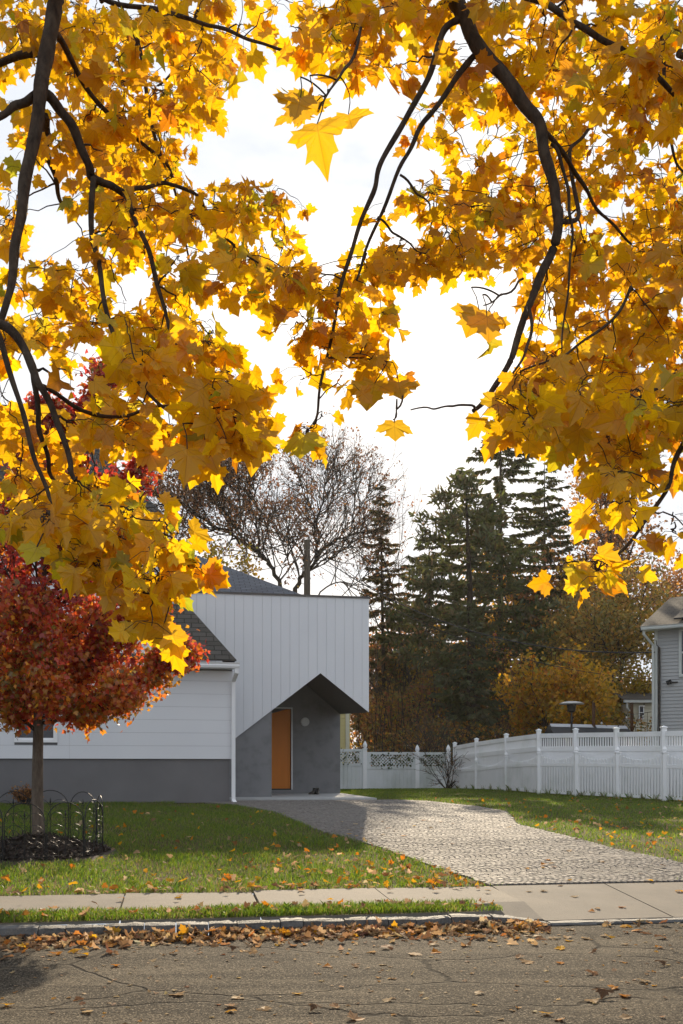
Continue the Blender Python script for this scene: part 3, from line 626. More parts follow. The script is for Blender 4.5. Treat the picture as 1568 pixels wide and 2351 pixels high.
up = thing('utility_pole', 'weathered round utility pole rising behind the flat-topped entrance block', 'utility pole', (at(705, 0, 45)[0], 45, .7))
pt = at(705, 1240, 45.); mb = MB(); mb.tube([(pt[0], 45, .6), (pt[0], 45, 6), pt], [.17, .155, .14], 14); obj('pole', mb, M['pole'], up, smooth=True)
mb = MB(); mb.tube([pt-npa([.16, .1, .45]), pt-npa([-.2, .1, .45])], .02, 6); mb.box(pt-npa([-.22, .1, .45]), (.08, .08, .12)); obj('bracket', mb, M['steel'], up)
pa = pt-npa([-.2, .1, .45])
for a, b, s, rad, lab in ((pa, ghz(1503, 1497, -.1), 1.3, .022, 'thick service cable sagging from the wooden pole to the grey house'),
                     (pa-npa([0, 0, .5]), at(1530, 1560, 40), 1.2, .014, 'thinner lower cable crossing in front of the dark conifers'),
                     (pa-npa([.2, 0, .2]), at(470, 1312, 31), .3, .014, 'thin cable running from the wooden pole down to the grey hip roof')):
    mb = MB(); mb.tube(sag(npa(a), npa(b), s, 40), rad, 5); tag(obj('power_cable', mb, M['wire'], origin=a), lab, 'cable')

# ------------------------------------------------------------------ fences
def ubox(mb, a, b, z0a, z1a, z0b, z1b, th):                          # a plank between plan points a and b
    a = npa(a); b = npa(b); n_ = unit(np.cross(b-a, (0, 0, 1)))*th/2
    v = [(*(a+s*n_)[:2], z) for s in (-1, 1) for z in (z0a, z1a)]+[(*(b+s*n_)[:2], z) for s in (-1, 1) for z in (z0b, z1b)]
    mb.add(v, [(0, 1, 3, 2), (4, 6, 7, 5), (0, 4, 5, 1), (2, 3, 7, 6), (1, 5, 7, 3), (0, 2, 6, 4)])
def capped_post(mb, x, y, z0, z1, w=.127):
    mb.box((x, y, (z0+z1)/2), (w, w, z1-z0)); mb.box((x, y, z1+.012), (w+.035, w+.035, .03)); h = w/2+.01
    mb.add([(x-h, y-h, z1+.027), (x+h, y-h, z1+.027), (x+h, y+h, z1+.027), (x-h, y+h, z1+.027), (x, y, z1+.06)], [(0, 1, 4), (1, 2, 4), (2, 3, 4), (3, 0, 4)])
tp = [(1044, 1704, 37.), (1093.7, 1694.5, 34.6), (1162, 1684, 32.2), (1236.5, 1674, 30.), (1321.3, 1672, 28.9), (1415, 1670, 27.8), (1523.7, 1667, 26.4), (1650, 1663, 25.0)]
tf = thing('privacy_fence', 'tall white vinyl privacy fence with open slatted top and flat-capped posts', 'fence', at(1240, 1815, 30)*npa([1, 1, 0])+npa([0, 0, .75]))
PT = [at(*p) for p in tp]
for p in PT:
    mb = MB(); capped_post(mb, p[0], p[1], ground(p[0], p[1])-.1, p[2]-.04); obj('post', mb, M['vinyl'], tf)
for a, b in zip(PT[:-1], PT[1:]):
    mb = MB(); d = unit((b-a)*npa([1, 1, 0])); a_ = a+d*.06; b_ = b-d*.06; L = np.linalg.norm((b_-a_)[:2]); H = 1.83
    za, zb_ = a[2]-.13, b[2]-.13
    def rail(t0, t1, th, s0_=0, s1_=1):
        pa_, pb_ = a_+(b_-a_)*s0_, a_+(b_-a_)*s1_; z0_, z1_ = za+(zb_-za)*s0_, za+(zb_-za)*s1_
        ubox(mb, pa_, pb_, z0_-t1, z0_-t0, z1_-t1, z1_-t0, th)
    rail(0, .135, .05); rail(.385, .53, .05); rail(1.55, 1.70, .05)
    n = int(L/.082)
    for i in range(n):
        s = (i+.5)/n; w = .021/L; rail(.13, .40, .02, s-w, s+w)
    n2 = max(6, int(L/.15))
    for i in range(n2): rail(.525, 1.56, .022, i/n2+.0006, (i+1)/n2-.0006)
    obj('panel', mb, M['vinyl'], tf)
pf = thing('picket_fence', 'low white scalloped picket fence with pointed post caps running before the privacy fence', 'fence', at(1240, 1815, 29.7)*npa([1, 1, 0])+npa([0, 0, .75]))
pk_ = [(1030, 1741, 36.9), (1093.5, 1739, 34.3), (1162, 1726, 31.9), (1237.2, 1717, 29.65), (1323.8, 1714.5, 28.5), (1417.9, 1714, 27.4), (1526, 1713, 26.0), (1653, 1712, 24.6)]
rl = [1770, 1767, 1758, 1755, 1755, 1756.3, 1759, 1763]
PK = [at(*p) for p in pk_]; RZ = [ZC+(HY-y)/K*p[2] for y, p in zip(rl, pk_)]
for i, p in enumerate(PK):
    g_z = float(ground(p[0], p[1])); mb = MB(); zt_ = p[2]-.17; w = .12
    mb.box((p[0], p[1], (g_z-.1+zt_)/2), (w, w, zt_-g_z+.1)); mb.box((p[0], p[1], zt_+.012), (w+.04, w+.04, .028))
    mb.lathe((p[0], p[1], zt_+.026), [(.045, 0), (.04, .02), (.066, .05), (.06, .075), (.03, .12), (.004, .155)], 12); obj('post', mb, M['vinyl'], pf)
for i in range(len(PK)-1):
    a, b = PK[i], PK[i+1]; d = unit((b-a)*npa([1, 1, 0])); a_ = a+d*.06; b_ = b-d*.06; L = np.linalg.norm((b_-a_)[:2]); mb = MB()
    ga, gb = float(ground(a[0], a[1]))+.03, float(ground(b[0], b[1]))+.03
    nrm = unit(np.cross(d, (0, 0, 1)))
    ubox(mb, a_, b_, RZ[i]-.045, RZ[i]+.045, RZ[i+1]-.045, RZ[i+1]+.045, .04); ubox(mb, a_, b_, ga, ga+.07, gb, gb+.07, .04)
    n = int(L/.098)
    for k in range(n):
        s = (k+.5)/n; p = a_+(b_-a_)*s; dip = .17*(4*s*(1-s))**.8; zt_ = a[2]-.20+(b[2]-a[2])*s-dip; z0_ = ga+(gb-ga)*s+.02; w = .03
        p0, p1 = p-d*w, p+d*w; ubox(mb, p0, p1, z0_, zt_, z0_, zt_, .022)
        nn = nrm*.011; tip = p+npa([0, 0, 0]); mb.add([(*(p0-nn)[:2], zt_), (*(p1-nn)[:2], zt_), (*(p1+nn)[:2], zt_), (*(p0+nn)[:2], zt_), (p[0], p[1], zt_+.045)], [(0, 1, 4), (1, 2, 4), (2, 3, 4), (3, 0, 4)])
    obj('panel', mb, M['vinyl'], pf)
lf = thing('lattice_fence', 'weathered white board fence with lattice top and acorn-capped posts at the far lawn edge', 'fence', at(900, 1812, 38.4)*npa([1, 1, 0])+npa([0, 0, .67]))
lp = [(720, 1698, 37.6), (838, 1701, 38.0), (958, 1709.5, 38.3), (1029, 1709.5, 38.5)]
rt = [(1718.8, 1752), (1726, 1759), (1726.5, 1758)]
LPp = [at(*p) for p in lp]
for p in LPp:
    mb = MB(); g_z = float(ground(p[0], p[1])); mb.box((p[0], p[1], (g_z-.1+p[2]-.30)/2), (.15, .15, p[2]-.3-g_z+.1)); mb.box((p[0], p[1], p[2]-.29), (.19, .19, .03))
    mb.lathe((p[0], p[1], p[2]-.28), [(.05, 0), (.05, .03), (.08, .06), (.085, .12), (.06, .2), (.02, .27), (.004, .29)], 12); obj('post', mb, M['vinyl'], lf)
for i in range(3):
    a, b = LPp[i], LPp[i+1]; d = unit((b-a)*npa([1, 1, 0])); a_ = a+d*.07; b_ = b-d*.07; L = np.linalg.norm((b_-a_)[:2]); mb = MB(); Yv = a[1]
    zt_ = ZC+(HY-rt[i][0])/K*Yv; zm = ZC+(HY-rt[i][1])/K*Yv; g_z = float(ground(a[0], a[1]))
    ubox(mb, a_, b_, zt_-.10, zt_, zt_-.10, zt_, .06); ubox(mb, a_, b_, zm-.10, zm, zm-.10, zm, .06)
    st = d*.16; ubox(mb, a_, a_+st, zm, zt_-.1, zm, zt_-.1, .05); ubox(mb, b_-st, b_, zm, zt_-.1, zm, zt_-.1, .05)
    n = max(4, int(L/.15))
    for k in range(n): ubox(mb, a_+(b_-a_)*(k/n)+d*.002, a_+(b_-a_)*((k+1)/n)-d*.002, g_z-.03, zm-.1, g_z-.03, zm-.1, .025)
    obj('panel', mb, M['vinylw'], lf)
    mb = MB(); h = zt_-.1-zm; wst = .03; s = .16-h; side = unit(np.cross(d, (0, 0, 1)))
    while s < L-.16:
        for sg_ in (1, -1):
            u0, u1 = s, s+h; z0_, z1_ = (zm, zt_-.1) if sg_ > 0 else (zt_-.1, zm)
            t0, t1 = max(0, (.16-u0)/h), min(1, (L-.16-u0)/h)
            if t1 > t0:
                A = a_+d*(u0+h*t0); B = a_+d*(u0+h*t1); zA_, zB_ = z0_+(z1_-z0_)*t0, z0_+(z1_-z0_)*t1
                A = A+side*.006*sg_; B = B+side*.006*sg_
                ubox(mb, A, B, zA_-wst, zA_+wst, zB_-wst, zB_+wst, .009)
        s += .125
    obj('lattice', mb, M['vinylw'], lf)

# ------------------------------------------------------------------ leaves
HALF = [(0, 0), (.10, -.10), (.30, -.19), (.33, -.07), (.43, .03), (.58, .05), (.55, .15), (.66, .33), (.53, .34), (.48, .45), (.38, .45), (.31, .42), (.31, .57), (.38, .74), (.23, .75), (.12, .88), (0, 1.06)]
OUT = npa([(0, .24)]+HALF+[(-x, y) for x, y in HALF[-2:0:-1]]); NO = len(OUT)-1
FAN = np.array([(0, 1+i, 1+(i+1) % NO) for i in range(NO)])
RED = npa([(0, .3), (0, 0), (.25, -.05), (.42, .18), (.62, .42), (.34, .45), (.22, .6), (0, 1.0), (-.22, .6), (-.34, .45), (-.62, .42), (-.42, .18), (-.25, -.05)])
RFAN = np.array([(0, 1+i, 1+(i+1) % 12) for i in range(12)])
DIA = npa([(0, 0), (.42, .5), (0, 1), (-.42, .5)]); DFAN = np.array([(0, 1, 2, 3)])
def norm_(a): return a/(np.linalg.norm(a, axis=-1, keepdims=True)+1e-9)
def put_leaves(mb, base, tip, nrm, size, col, rng, shape=OUT, fan=FAN, curl=.25):
    n = len(base)
    if n == 0: return
    tip = norm_(tip); nrm = norm_(nrm-tip*(nrm*tip).sum(-1, keepdims=True)); side = np.cross(tip, nrm)
    m = len(shape); x = shape[:, 0][None]*rng.uniform(.88, 1.12, (n, 1)); y = np.broadcast_to(shape[:, 1][None], (n, m))
    if m > 8:
        x = x*(1+rng.normal(0, .03, (n, m))); y = y*(1+rng.normal(0, .02, (n, m)))
    c1 = rng.normal(0, curl, (n, 1)); c2 = rng.normal(0, curl, (n, 1)); sk = rng.normal(0, curl*.6, (n, 1))
    z = -c1*x*x-c2*(y-.2)**2+sk*x*y+.07*np.sin(6*x+rng.uniform(0, 6, (n, 1)))*curl*2
    if m > 8:
        ang = np.arctan2(np.abs(x), y); z = z-.05*np.cos(ang/.95*2*pi)*np.hypot(x, y)
    P = base[:, None]+size[:, None, None]*(x[..., None]*side[:, None]+y[..., None]*tip[:, None]+z[..., None]*nrm[:, None])
    uv = np.stack([np.broadcast_to(shape[:, 0], (n, m)), y], -1)
    mb.add(P.reshape(-1, 3), (fan[None]+(np.arange(n)*m)[:, None, None]).reshape(-1, fan.shape[1]), np.repeat(col, m, 0), uv.reshape(-1, 2))
def pick(rng, pal, n, var=.12):
    pal = npa(pal); w = pal[:, 3]/pal[:, 3].sum(); c = pal[rng.choice(len(pal), n, p=w), :3]
    return np.clip(c*rng.normal(1, var, (n, 1))*rng.normal(1, var*.35, (n, 3)), .004, .95)

# ------------------------------------------------------------------ the yellow maple overhanging the street
mpl = thing('maple_tree', 'big golden maple whose limbs and large leaves hang over the street', 'tree', (.7, -3.4, 0))
rng = np.random.default_rng(11)
mb = MB(); mb.tube([(.7, -3.4, -.1), (.7, -3.4, .25), (.68, -3.38, 1.2), (.65, -3.3, 2.6), (.6, -3.2, 4.0), (.5, -2.9, 5.3)], [.36, .27, .235, .22, .20, .17], 18); obj('trunk', mb, M['barkd'], mpl, smooth=True)
nodes = []                                                           # (point, radius) along all limbs
def bez(p, n=6):                                                     # smooth polyline through points
    p = npa(p); out = []
    for i in range(len(p)-1):
        a = p[max(i-1, 0)]; b, c = p[i], p[i+1]; d = p[min(i+2, len(p)-1)]
        for t in np.linspace(0, 1, n, endpoint=False):
            out.append(.5*((2*b)+(-a+c)*t+(2*a-5*b+4*c-d)*t*t+(-a+3*b-3*c+d)*t**3))
    return npa(out+[p[-1]])
def limb(mb, px, d0, d1, w0, w1, pre=()):
    n = len(px); dd = np.linspace(d0, d1, n); p = [at(x, y, d) for (x, y), d in zip(px, dd)]
    pre = list(pre)+([npa(pre[-1])+(p[0]-npa(pre[-1]))*f_ for f_ in (.45, .72, .87, .95)] if len(pre) else []); pp = bez(pre+p, 6); m = len(pp); r0 = w0/2/K*d0; r1 = w1/2/K*d1
    k0 = len(pre)*6; r = np.concatenate([np.linspace(r0*1.7, r0, k0, endpoint=False), np.linspace(r0, r1, m-k0)])*(1+.07*np.sin(np.arange(m)*.9+n)*np.sin(np.arange(m)*.37+2*n))*rng.normal(1, .012, m); ph_ = np.linspace(0, 6+m*.35, m); pp = pp+np.column_stack([np.sin(ph_*1.3+n), np.sin(ph_*1.7+2*n), np.sin(ph_*1.1)])*.004
    mb.tube(pp, r, 8)
    for q_, rr_ in zip(pp, r): nodes.append((q_, rr_))
LIMBS = [
 [[(128, 0), (105, 130), (93, 215), (70, 360), (50, 470), (38, 560), (25, 650), (3, 740)], 4.2, 3.6, 37, 15, [(.3, -2.2, 5.3), (.0, .2, 6.3), (-.5, 2.4, 6.0)]],
 [[(95, 218), (50, 235), (0, 268), (-60, 300)], 4.1, 3.9, 22, 12],
 [[(100, 215), (135, 245), (170, 300), (200, 370), (213, 410), (250, 422), (285, 445)], 4.1, 4.3, 24, 16],
 [[(285, 445), (310, 500), (345, 590), (372, 690), (400, 800), (430, 880), (500, 960)], 4.3, 3.8, 14, 5],
 [[(285, 445), (330, 430), (380, 422), (455, 450), (480, 510), (560, 580), (620, 620)], 4.3, 5.0, 12, 4],
 [[(213, 410), (212, 540), (230, 620), (250, 740), (285, 830), (320, 880), (410, 960), (480, 985)], 4.2, 3.6, 14, 5],
 [[(125, 75), (165, 135), (195, 200), (270, 280), (345, 345), (390, 390), (415, 500)], 4.3, 5.2, 15, 5],
 [[(230, 0), (260, 5), (370, 25), (440, 45), (510, 67), (580, 92), (648, 116)], 4.6, 4.4, 12, 6],
 [[(470, -10), (430, 80), (400, 160), (360, 200)], 5.2, 5.4, 9, 4],
 [[(-20, 740), (40, 770), (75, 850), (95, 890), (130, 960), (160, 1060), (172, 1105)], 3.4, 3.3, 24, 10],
 [[(78, 850), (88, 960), (110, 1060), (126, 1110)], 3.4, 3.5, 14, 8],
 [[(-10, 760), (30, 870), (60, 980), (90, 1080), (120, 1150), (150, 1180), (175, 1225)], 3.2, 3.1, 14, 7],
 [[(95, 885), (170, 930), (255, 960), (330, 940), (400, 930)], 3.4, 3.7, 12, 5],
 [[(175, 1225), (215, 1265), (250, 1340), (290, 1400), (340, 1430)], 3.1, 3.0, 8, 4],
 [[(290, 1165), (330, 1210), (400, 1240), (450, 1290)], 3.2, 3.2, 7, 4],
 [[(110, 260), (105, 330), (130, 420), (140, 470)], 4.4, 5.2, 20, 8],
 [[(300, 60), (330, 150), (345, 280), (395, 420), (420, 520), (440, 640)], 5.6, 5.6, 11, 4],
 [[(1045, 0), (1075, 60), (1100, 110), (1160, 180), (1205, 240), (1240, 290), (1255, 370), (1275, 450), (1282, 510), (1265, 580), (1235, 650), (1210, 710), (1185, 790), (1160, 850), (1120, 910), (1085, 945)], 4.3, 3.9, 36, 10, [(.55, -2.4, 5.4), (.5, .2, 6.2), (.45, 2.6, 5.9)]],
 [[(1062, 40), (1025, 65), (1003, 110), (985, 180), (930, 270), (875, 380), (855, 440), (820, 540), (790, 625), (772, 720), (745, 840), (730, 930), (722, 975)], 4.3, 3.9, 16, 5],
 [[(1098, 118), (1040, 190), (990, 260), (950, 320), (918, 390), (870, 500), (835, 590), (820, 640)], 4.3, 4.1, 14, 5],
 [[(1245, 300), (1300, 360), (1340, 430), (1390, 500), (1450, 560)], 4.2, 4.8, 13, 5],
 [[(1284, 510), (1330, 492), (1305, 360), (1340, 310), (1380, 240), (1408, 165)], 4.1, 5.2, 12, 5],
 [[(1265, 330), (1290, 370), (1305, 460), (1312, 520), (1310, 600), (1300, 690), (1290, 800)], 4.2, 4.0, 9, 4],
 [[(1205, -10), (1290, 30), (1360, 80), (1440, 120), (1500, 170), (1580, 250), (1640, 320)], 4.4, 4.2, 16, 9],
 [[(1520, 60), (1525, 200), (1540, 330), (1568, 400)], 5.2, 5.2, 10, 5],
 [[(1620, 860), (1575, 1000), (1545, 1075), (1520, 1140), (1454, 1235), (1389, 1295), (1330, 1330)], 3.3, 3.1, 14, 5, [at(1660, 560, 3.8)]],
 [[(1450, 660), (1409, 730), (1344, 780), (1284, 820), (1200, 850)], 3.9, 3.6, 8, 4],
 [[(1568, 860), (1509, 890), (1419, 940), (1364, 990), (1324, 1000)], 3.4, 3.4, 9, 4],
 [[(920, 400), (955, 440), (985, 470), (990, 510)], 4.2, 4.3, 6, 3],
 [[(870, 500), (900, 530), (940, 560), (975, 585)], 4.1, 4.2, 6, 3],
 [[(1092, 936), (1060, 928), (1025, 935), (985, 936), (945, 940)], 3.9, 3.8, 6, 3],
 [[(835, 50), (805, 140), (765, 195), (728, 262)], 4.2, 3.4, 8, 4],
 [[(1200, 640), (1165, 672), (1112, 700)], 3.9, 3.5, 6, 3],
 [[(932, 890), (915, 935), (905, 962)], 3.95, 3.5, 5, 3],
 [[(1560, 120), (1680, 200), (1850, 330), (2050, 520)], 4.6, 5.2, 20, 6],
 [[(1660, 180), (1740, 420), (1760, 640), (1720, 860)], 4.6, 4.2, 14, 5],
 [[(100, 120), (-40, 160), (-220, 300), (-420, 520)], 4.2, 4.6, 20, 6],
 [[(-40, 160), (-90, 420), (-120, 700)], 4.3, 4.0, 12, 5],
 [[(1215, 700), (1218, 770), (1195, 830), (1160, 880)], 3.9, 3.7, 9, 4],
]
mbl = MB()
for L_ in LIMBS: limb(mbl, *L_)
obj('limbs', mbl, M['bark'], mpl, smooth=True)
NP = npa([n[0] for n in nodes]); NR = npa([n[1] for n in nodes])
YEL = [(.78, .46, .005, 5), (.76, .42, .004, 4), (.80, .50, .006, 3), (.70, .33, .004, 1.0), (.56, .44, .012, .9), (.38, .38, .02, .5), (.50, .20, .006, .4)]
YEL2 = [(.74, .42, .004, 5), (.70, .37, .004, 4), (.77, .46, .005, 3), (.62, .28, .004, 1.2), (.46, .38, .012, .7), (.46, .18, .006, .6)]
# each spray region: outline in the air, depth range, number of sprays, leaves per spray, leaf length range, palette, part
REG = {
 'a': ([(0, 0), (575, 0), (560, 110), (510, 180), (540, 225), (505, 270), (440, 280), (420, 320), (395, 400), (300, 420), (0, 300)], 4.1, 6.6, 160, (3, 6), (.085, .125), YEL2),
 'a2': ([(150, 60), (540, 60), (530, 230), (430, 330), (400, 420), (420, 560), (300, 560), (180, 420)], 5.4, 7.5, 120, (4, 6), (.075, .105), YEL2),
 'b': ([(0, 280), (80, 300), (60, 500), (0, 640)], 4.2, 5.5, 16, (2, 4), (.075, .11), YEL),
 'c': ([(190, 430), (400, 420), (470, 450), (600, 470), (670, 480), (640, 560), (700, 640), (690, 700), (560, 690), (500, 760), (330, 800), (60, 800), (0, 760), (0, 620), (150, 600)], 3.9, 5.8, 160, (3, 6), (.08, .12), YEL),
 'c2': ([(560, 440), (680, 430), (700, 470), (680, 520), (590, 500), (480, 460)], 5.2, 6.2, 18, (3, 5), (.075, .1), YEL2),
 'd': ([(0, 760), (500, 720), (560, 840), (500, 900), (540, 960), (580, 1040), (480, 1060), (390, 1030), (300, 1040), (300, 1120), (360, 1200), (0, 1240)], 3.3, 4.7, 165, (3, 6), (.08, .12), YEL),
 'd2': ([(0, 1180), (330, 1130), (400, 1240), (445, 1290), (440, 1320), (370, 1360), (335, 1380), (365, 1470), (300, 1460), (220, 1330), (130, 1250), (0, 1250)], 2.7, 3.4, 84, (3, 5), (.08, .11), YEL),
 'd3': ([(470, 880), (575, 890), (595, 1050), (520, 1075), (420, 1060), (440, 960)], 3.3, 4.0, 30, (3, 5), (.085, .12), YEL),
 'm1': ([(640, 610), (735, 610), (770, 700), (745, 830), (660, 800)], 3.7, 4.2, 20, (2, 5), (.08, .105), YEL2),
 'm2': ([(750, 640), (830, 600), (900, 740), (925, 800), (925, 910), (800, 930), (780, 860), (720, 840), (740, 740)], 3.8, 4.3, 34, (2, 5), (.08, .11), YEL2),
 'm3': ([(670, 850), (700, 860), (700, 890), (680, 890)], 3.9, 4.0, 4, (1, 2), (.07, .08), YEL2),
 'm4': ([(670, 960), (740, 965), (760, 985), (700, 1030), (670, 1010)], 3.9, 4.1, 10, (2, 3), (.065, .085), YEL2),
 'r0': ([(630, 0), (1000, 0), (960, 130), (900, 190), (800, 180), (700, 110), (640, 70)], 4.1, 5.4, 64, (3, 5), (.085, .125), YEL2),
 'r1': ([(680, 230), (730, 240), (740, 300), (690, 290)], 3.5, 3.7, 5, (1, 2), (.10, .125), YEL),
 'r2': ([(960, 0), (1600, 0), (1600, 330), (1450, 260), (1250, 230), (1000, 250)], 4.1, 6.2, 150, (3, 6), (.085, .125), YEL2),
 'r3': ([(920, 270), (1060, 220), (1600, 230), (1600, 640), (1230, 620), (1190, 480), (1020, 450), (1000, 360), (930, 340)], 4.8, 7.6, 210, (4, 7), (.075, .11), YEL2),
 'r4': ([(1010, 420), (1260, 440), (1240, 620), (1130, 640), (1050, 620), (840, 660), (840, 590), (990, 560), (950, 450)], 4.1, 5.8, 120, (3, 5), (.075, .105), YEL2),
 'r4b': ([(850, 470), (895, 470), (900, 540), (850, 530)], 4.1, 4.2, 3, (2, 3), (.075, .09), YEL2),
 'r5': ([(1210, 580), (1600, 560), (1600, 900), (1260, 900), (1180, 880), (1220, 760)], 3.9, 5.8, 140, (3, 6), (.085, .125), YEL2),
 'r6': ([(1060, 700), (1130, 720), (1130, 770), (1080, 770)], 3.6, 3.8, 4, (1, 2), (.095, .115), YEL2),
 'r7': ([(1090, 950), (1180, 880), (1600, 860), (1600, 1060), (1480, 1110), (1400, 1060), (1320, 1000), (1270, 1060), (1250, 1000), (1160, 1000)], 3.1, 4.3, 85, (3, 6), (.085, .125), YEL),
 'r8': ([(1390, 1080), (1500, 1080), (1490, 1150), (1430, 1200), (1370, 1190), (1380, 1130)], 3.0, 3.4, 14, (2, 4), (.08, .105), YEL),
 'r9': ([(1255, 1330), (1290, 1290), (1350, 1275), (1395, 1310), (1380, 1345), (1320, 1345), (1255, 1370)], 2.9, 3.1, 10, (2, 3), (.075, .10), YEL),
 'r10': ([(1540, 1180), (1620, 1150), (1620, 1340), (1545, 1310)], 2.9, 3.2, 7, (2, 3), (.08, .105), YEL),
 'r11': ([(1180, 820), (1260, 820), (1250, 1080), (1200, 1020), (1130, 980)], 3.6, 4.2, 22, (3, 4), (.08, .11), YEL2),
}
HOLES = [[(20, 800), (240, 780), (280, 860), (210, 930), (250, 1000), (120, 920), (20, 900)], [(280, 1060), (360, 1080), (330, 1130), (280, 1110)], [(110, 480), (210, 490), (200, 590), (110, 610)], [(470, 660), (540, 700), (500, 760), (440, 740)], [(1110, 380), (1180, 330), (1200, 380), (1130, 420)], [(1380, 560), (1450, 540), (1440, 600), (1390, 610)], [(1240, 760), (1310, 740), (1300, 800), (1240, 810)]]
twmb = MB()
REG['x1'] = ([(1620, -350), (2350, -350), (2350, 900), (1620, 1100)], 3.6, 6.8, 190, (3, 6), (.085, .125), YEL2)
REG['x2'] = ([(-700, -300), (-20, -300), (-20, 1150), (-500, 900)], 3.6, 6.2, 150, (3, 6), (.085, .125), YEL2)
REG['x3'] = ([(-20, -450), (1620, -450), (1620, -20), (-20, -20)], 3.8, 6.2, 150, (3, 6), (.085, .125), YEL2)
PARTS = [('x1',), ('x2',), ('x3',), ('a', 'a2', 'b', 'c', 'c2'), ('d', 'd2', 'd3'), ('m1', 'm2', 'm3', 'm4'), ('r0', 'r1', 'r2', 'r3'), ('r4', 'r4b', 'r5', 'r6', 'r11'), ('r7', 'r8', 'r9', 'r10')]
for keys in PARTS:
    lm = MB()
    for key in keys:
        poly, d0, d1, ns, (l0, l1), (s0_, s1_), pal = REG[key]; poly = npa(poly); lo, hi = poly.min(0), poly.max(0)
        pts = []
        ns = int(ns*.78); s0_ *= .74; s1_ *= .83
        while len(pts) < ns:
            q_ = rng.uniform(lo, hi, (ns*3, 2)); pts += list(q_[inpoly(q_[:, 0], q_[:, 1], poly)])
            pts = [p_ for p_ in pts if not any(inpoly(npa([p_[0]]), npa([p_[1]]), h_)[0] and rng.random() < .95 for h_ in HOLES)]
        pts = npa(pts[:ns]); dep = rng.uniform(d0, d1, ns); A = npa([at(x, y-18, d) for (x, y), d in zip(pts, dep)])
        dist = ((A[:, None]-NP[None])**2).sum(-1); dist = dist+(A[:, None, 2] > NP[None, :, 2]+.05)*.08
        order = np.argsort(dist.min(1)); nn_p, nn_r = [NP], [NR]
        for i in order:
            P_ = np.vstack(nn_p); Rr = np.concatenate(nn_r); a = A[i]
            dd = ((P_-a)**2).sum(1)+.15*np.maximum(0, a[2]-P_[:, 2]); j = int(dd.argmin()); p = P_[j]
            d = np.linalg.norm(a-p); ct = p+(a-p)*.45+npa([0, 0, .10*d])+rng.normal(0, .06*d, 3)
            t_ = np.linspace(0, 1, 7)[:, None]; cv_ = (1-t_)**2*p+2*t_*(1-t_)*ct+t_**2*a+rng.normal(0, .006, (7, 3))*np.sin(t_*pi)
            rr0 = min(.007, max(.0028, Rr[j]*.5)); rs_ = np.linspace(rr0, .0018, 7); twmb.tube(cv_, rs_, 4, cap=False); nn_p.append(cv_[2:]); nn_r.append(rs_[2:])
            k = rng.integers(l0, l1+1); off = rng.normal(0, .055, (k, 3)); out_ = norm_(np.column_stack([rng.normal(0, 1, (k, 2)), np.zeros(k)]))
            pet = rng.uniform(.04, .11, k); hang = rng.uniform(.1, 1.0, k)
            tipd = norm_(out_*(1-hang[:, None]*.6)+npa([0, 0, -1])*hang[:, None]*1.0)
            b0 = a+off*.25; b1 = b0+out_*pet[:, None]*.8+npa([0, 0, -1])*pet[:, None]*.35
            for u_, v_ in zip(b0, b1): twmb.tube([u_, (u_+v_)/2+npa([0, 0, .012]), v_], .0011, 3, cap=False)
            nrm = np.column_stack([rng.normal(0, .55, k), rng.choice([-1, 1], k)*rng.uniform(.3, 1, k), rng.normal(.45, .5, k)])
            put_leaves(lm, b1, tipd, nrm, rng.uniform(s0_, s1_, k)*rng.choice([1, 1, 1, .75], k), pick(rng, pal, k, .10), rng, curl=.42)
    obj('foliage', lm, M['leaf'], mpl)
lm = MB()
for bx, by, tx, ty, d, L in ((728, 285, 742, 385, 3.3, .135), (690, 228, 672, 300, 3.4, .11), (715, 222, 700, 275, 3.6, .10), (800, 262, 812, 312, 3.8, .085), (905, 970, 908, 1022, 3.5, .082), (1100, 712, 1070, 775, 3.5, .10), (1118, 730, 1122, 805, 3.45, .12),
                      (430, 1030, 428, 1105, 3.3, .115), (345, 1400, 320, 1490, 2.9, .125), (375, 1440, 380, 1510, 2.85, .105), (470, 1010, 500, 1085, 3.4, .11), (575, 980, 588, 1085, 3.5, .13), (700, 1000, 690, 1070, 3.8, .10), (860, 880, 840, 960, 3.9, .12), (915, 880, 925, 930, 3.9, .10), (85, 1255, 60, 1310, 2.75, .12)):
    b_ = at(bx, by, d); tp_ = at(tx, ty, d*.98); j = int((((NP-b_)**2).sum(1)+4*np.maximum(0, b_[2]+.1-NP[:, 2])).argmin()); st = b_+npa([rng.normal(0, .02), .02, .09]); twmb.tube([st, (st+b_)/2+npa([.004, 0, .006]), b_], .002, 4)
    ct = (NP[j]+st)/2+npa([0, 0, .02]); t_ = np.linspace(0, 1, 8)[:, None]; twmb.tube((1-t_)**2*NP[j]+2*t_*(1-t_)*ct+t_**2*st, np.linspace(.004, .0026, 8), 4)
    put_leaves(lm, b_[None], (tp_-b_)[None], npa([[rng.normal(0, .2), -1, rng.normal(.2, .2)]]), npa([np.linalg.norm(tp_-b_)/1.2]), pick(rng, [(.62, .50, .012, 1), (.72, .41, .005, 2), (.66, .34, .005, 1)], 1, .06), rng, curl=.25)
obj('foliage', lm, M['leaf'], mpl)
obj('twigs', twmb, M['bark'], mpl)

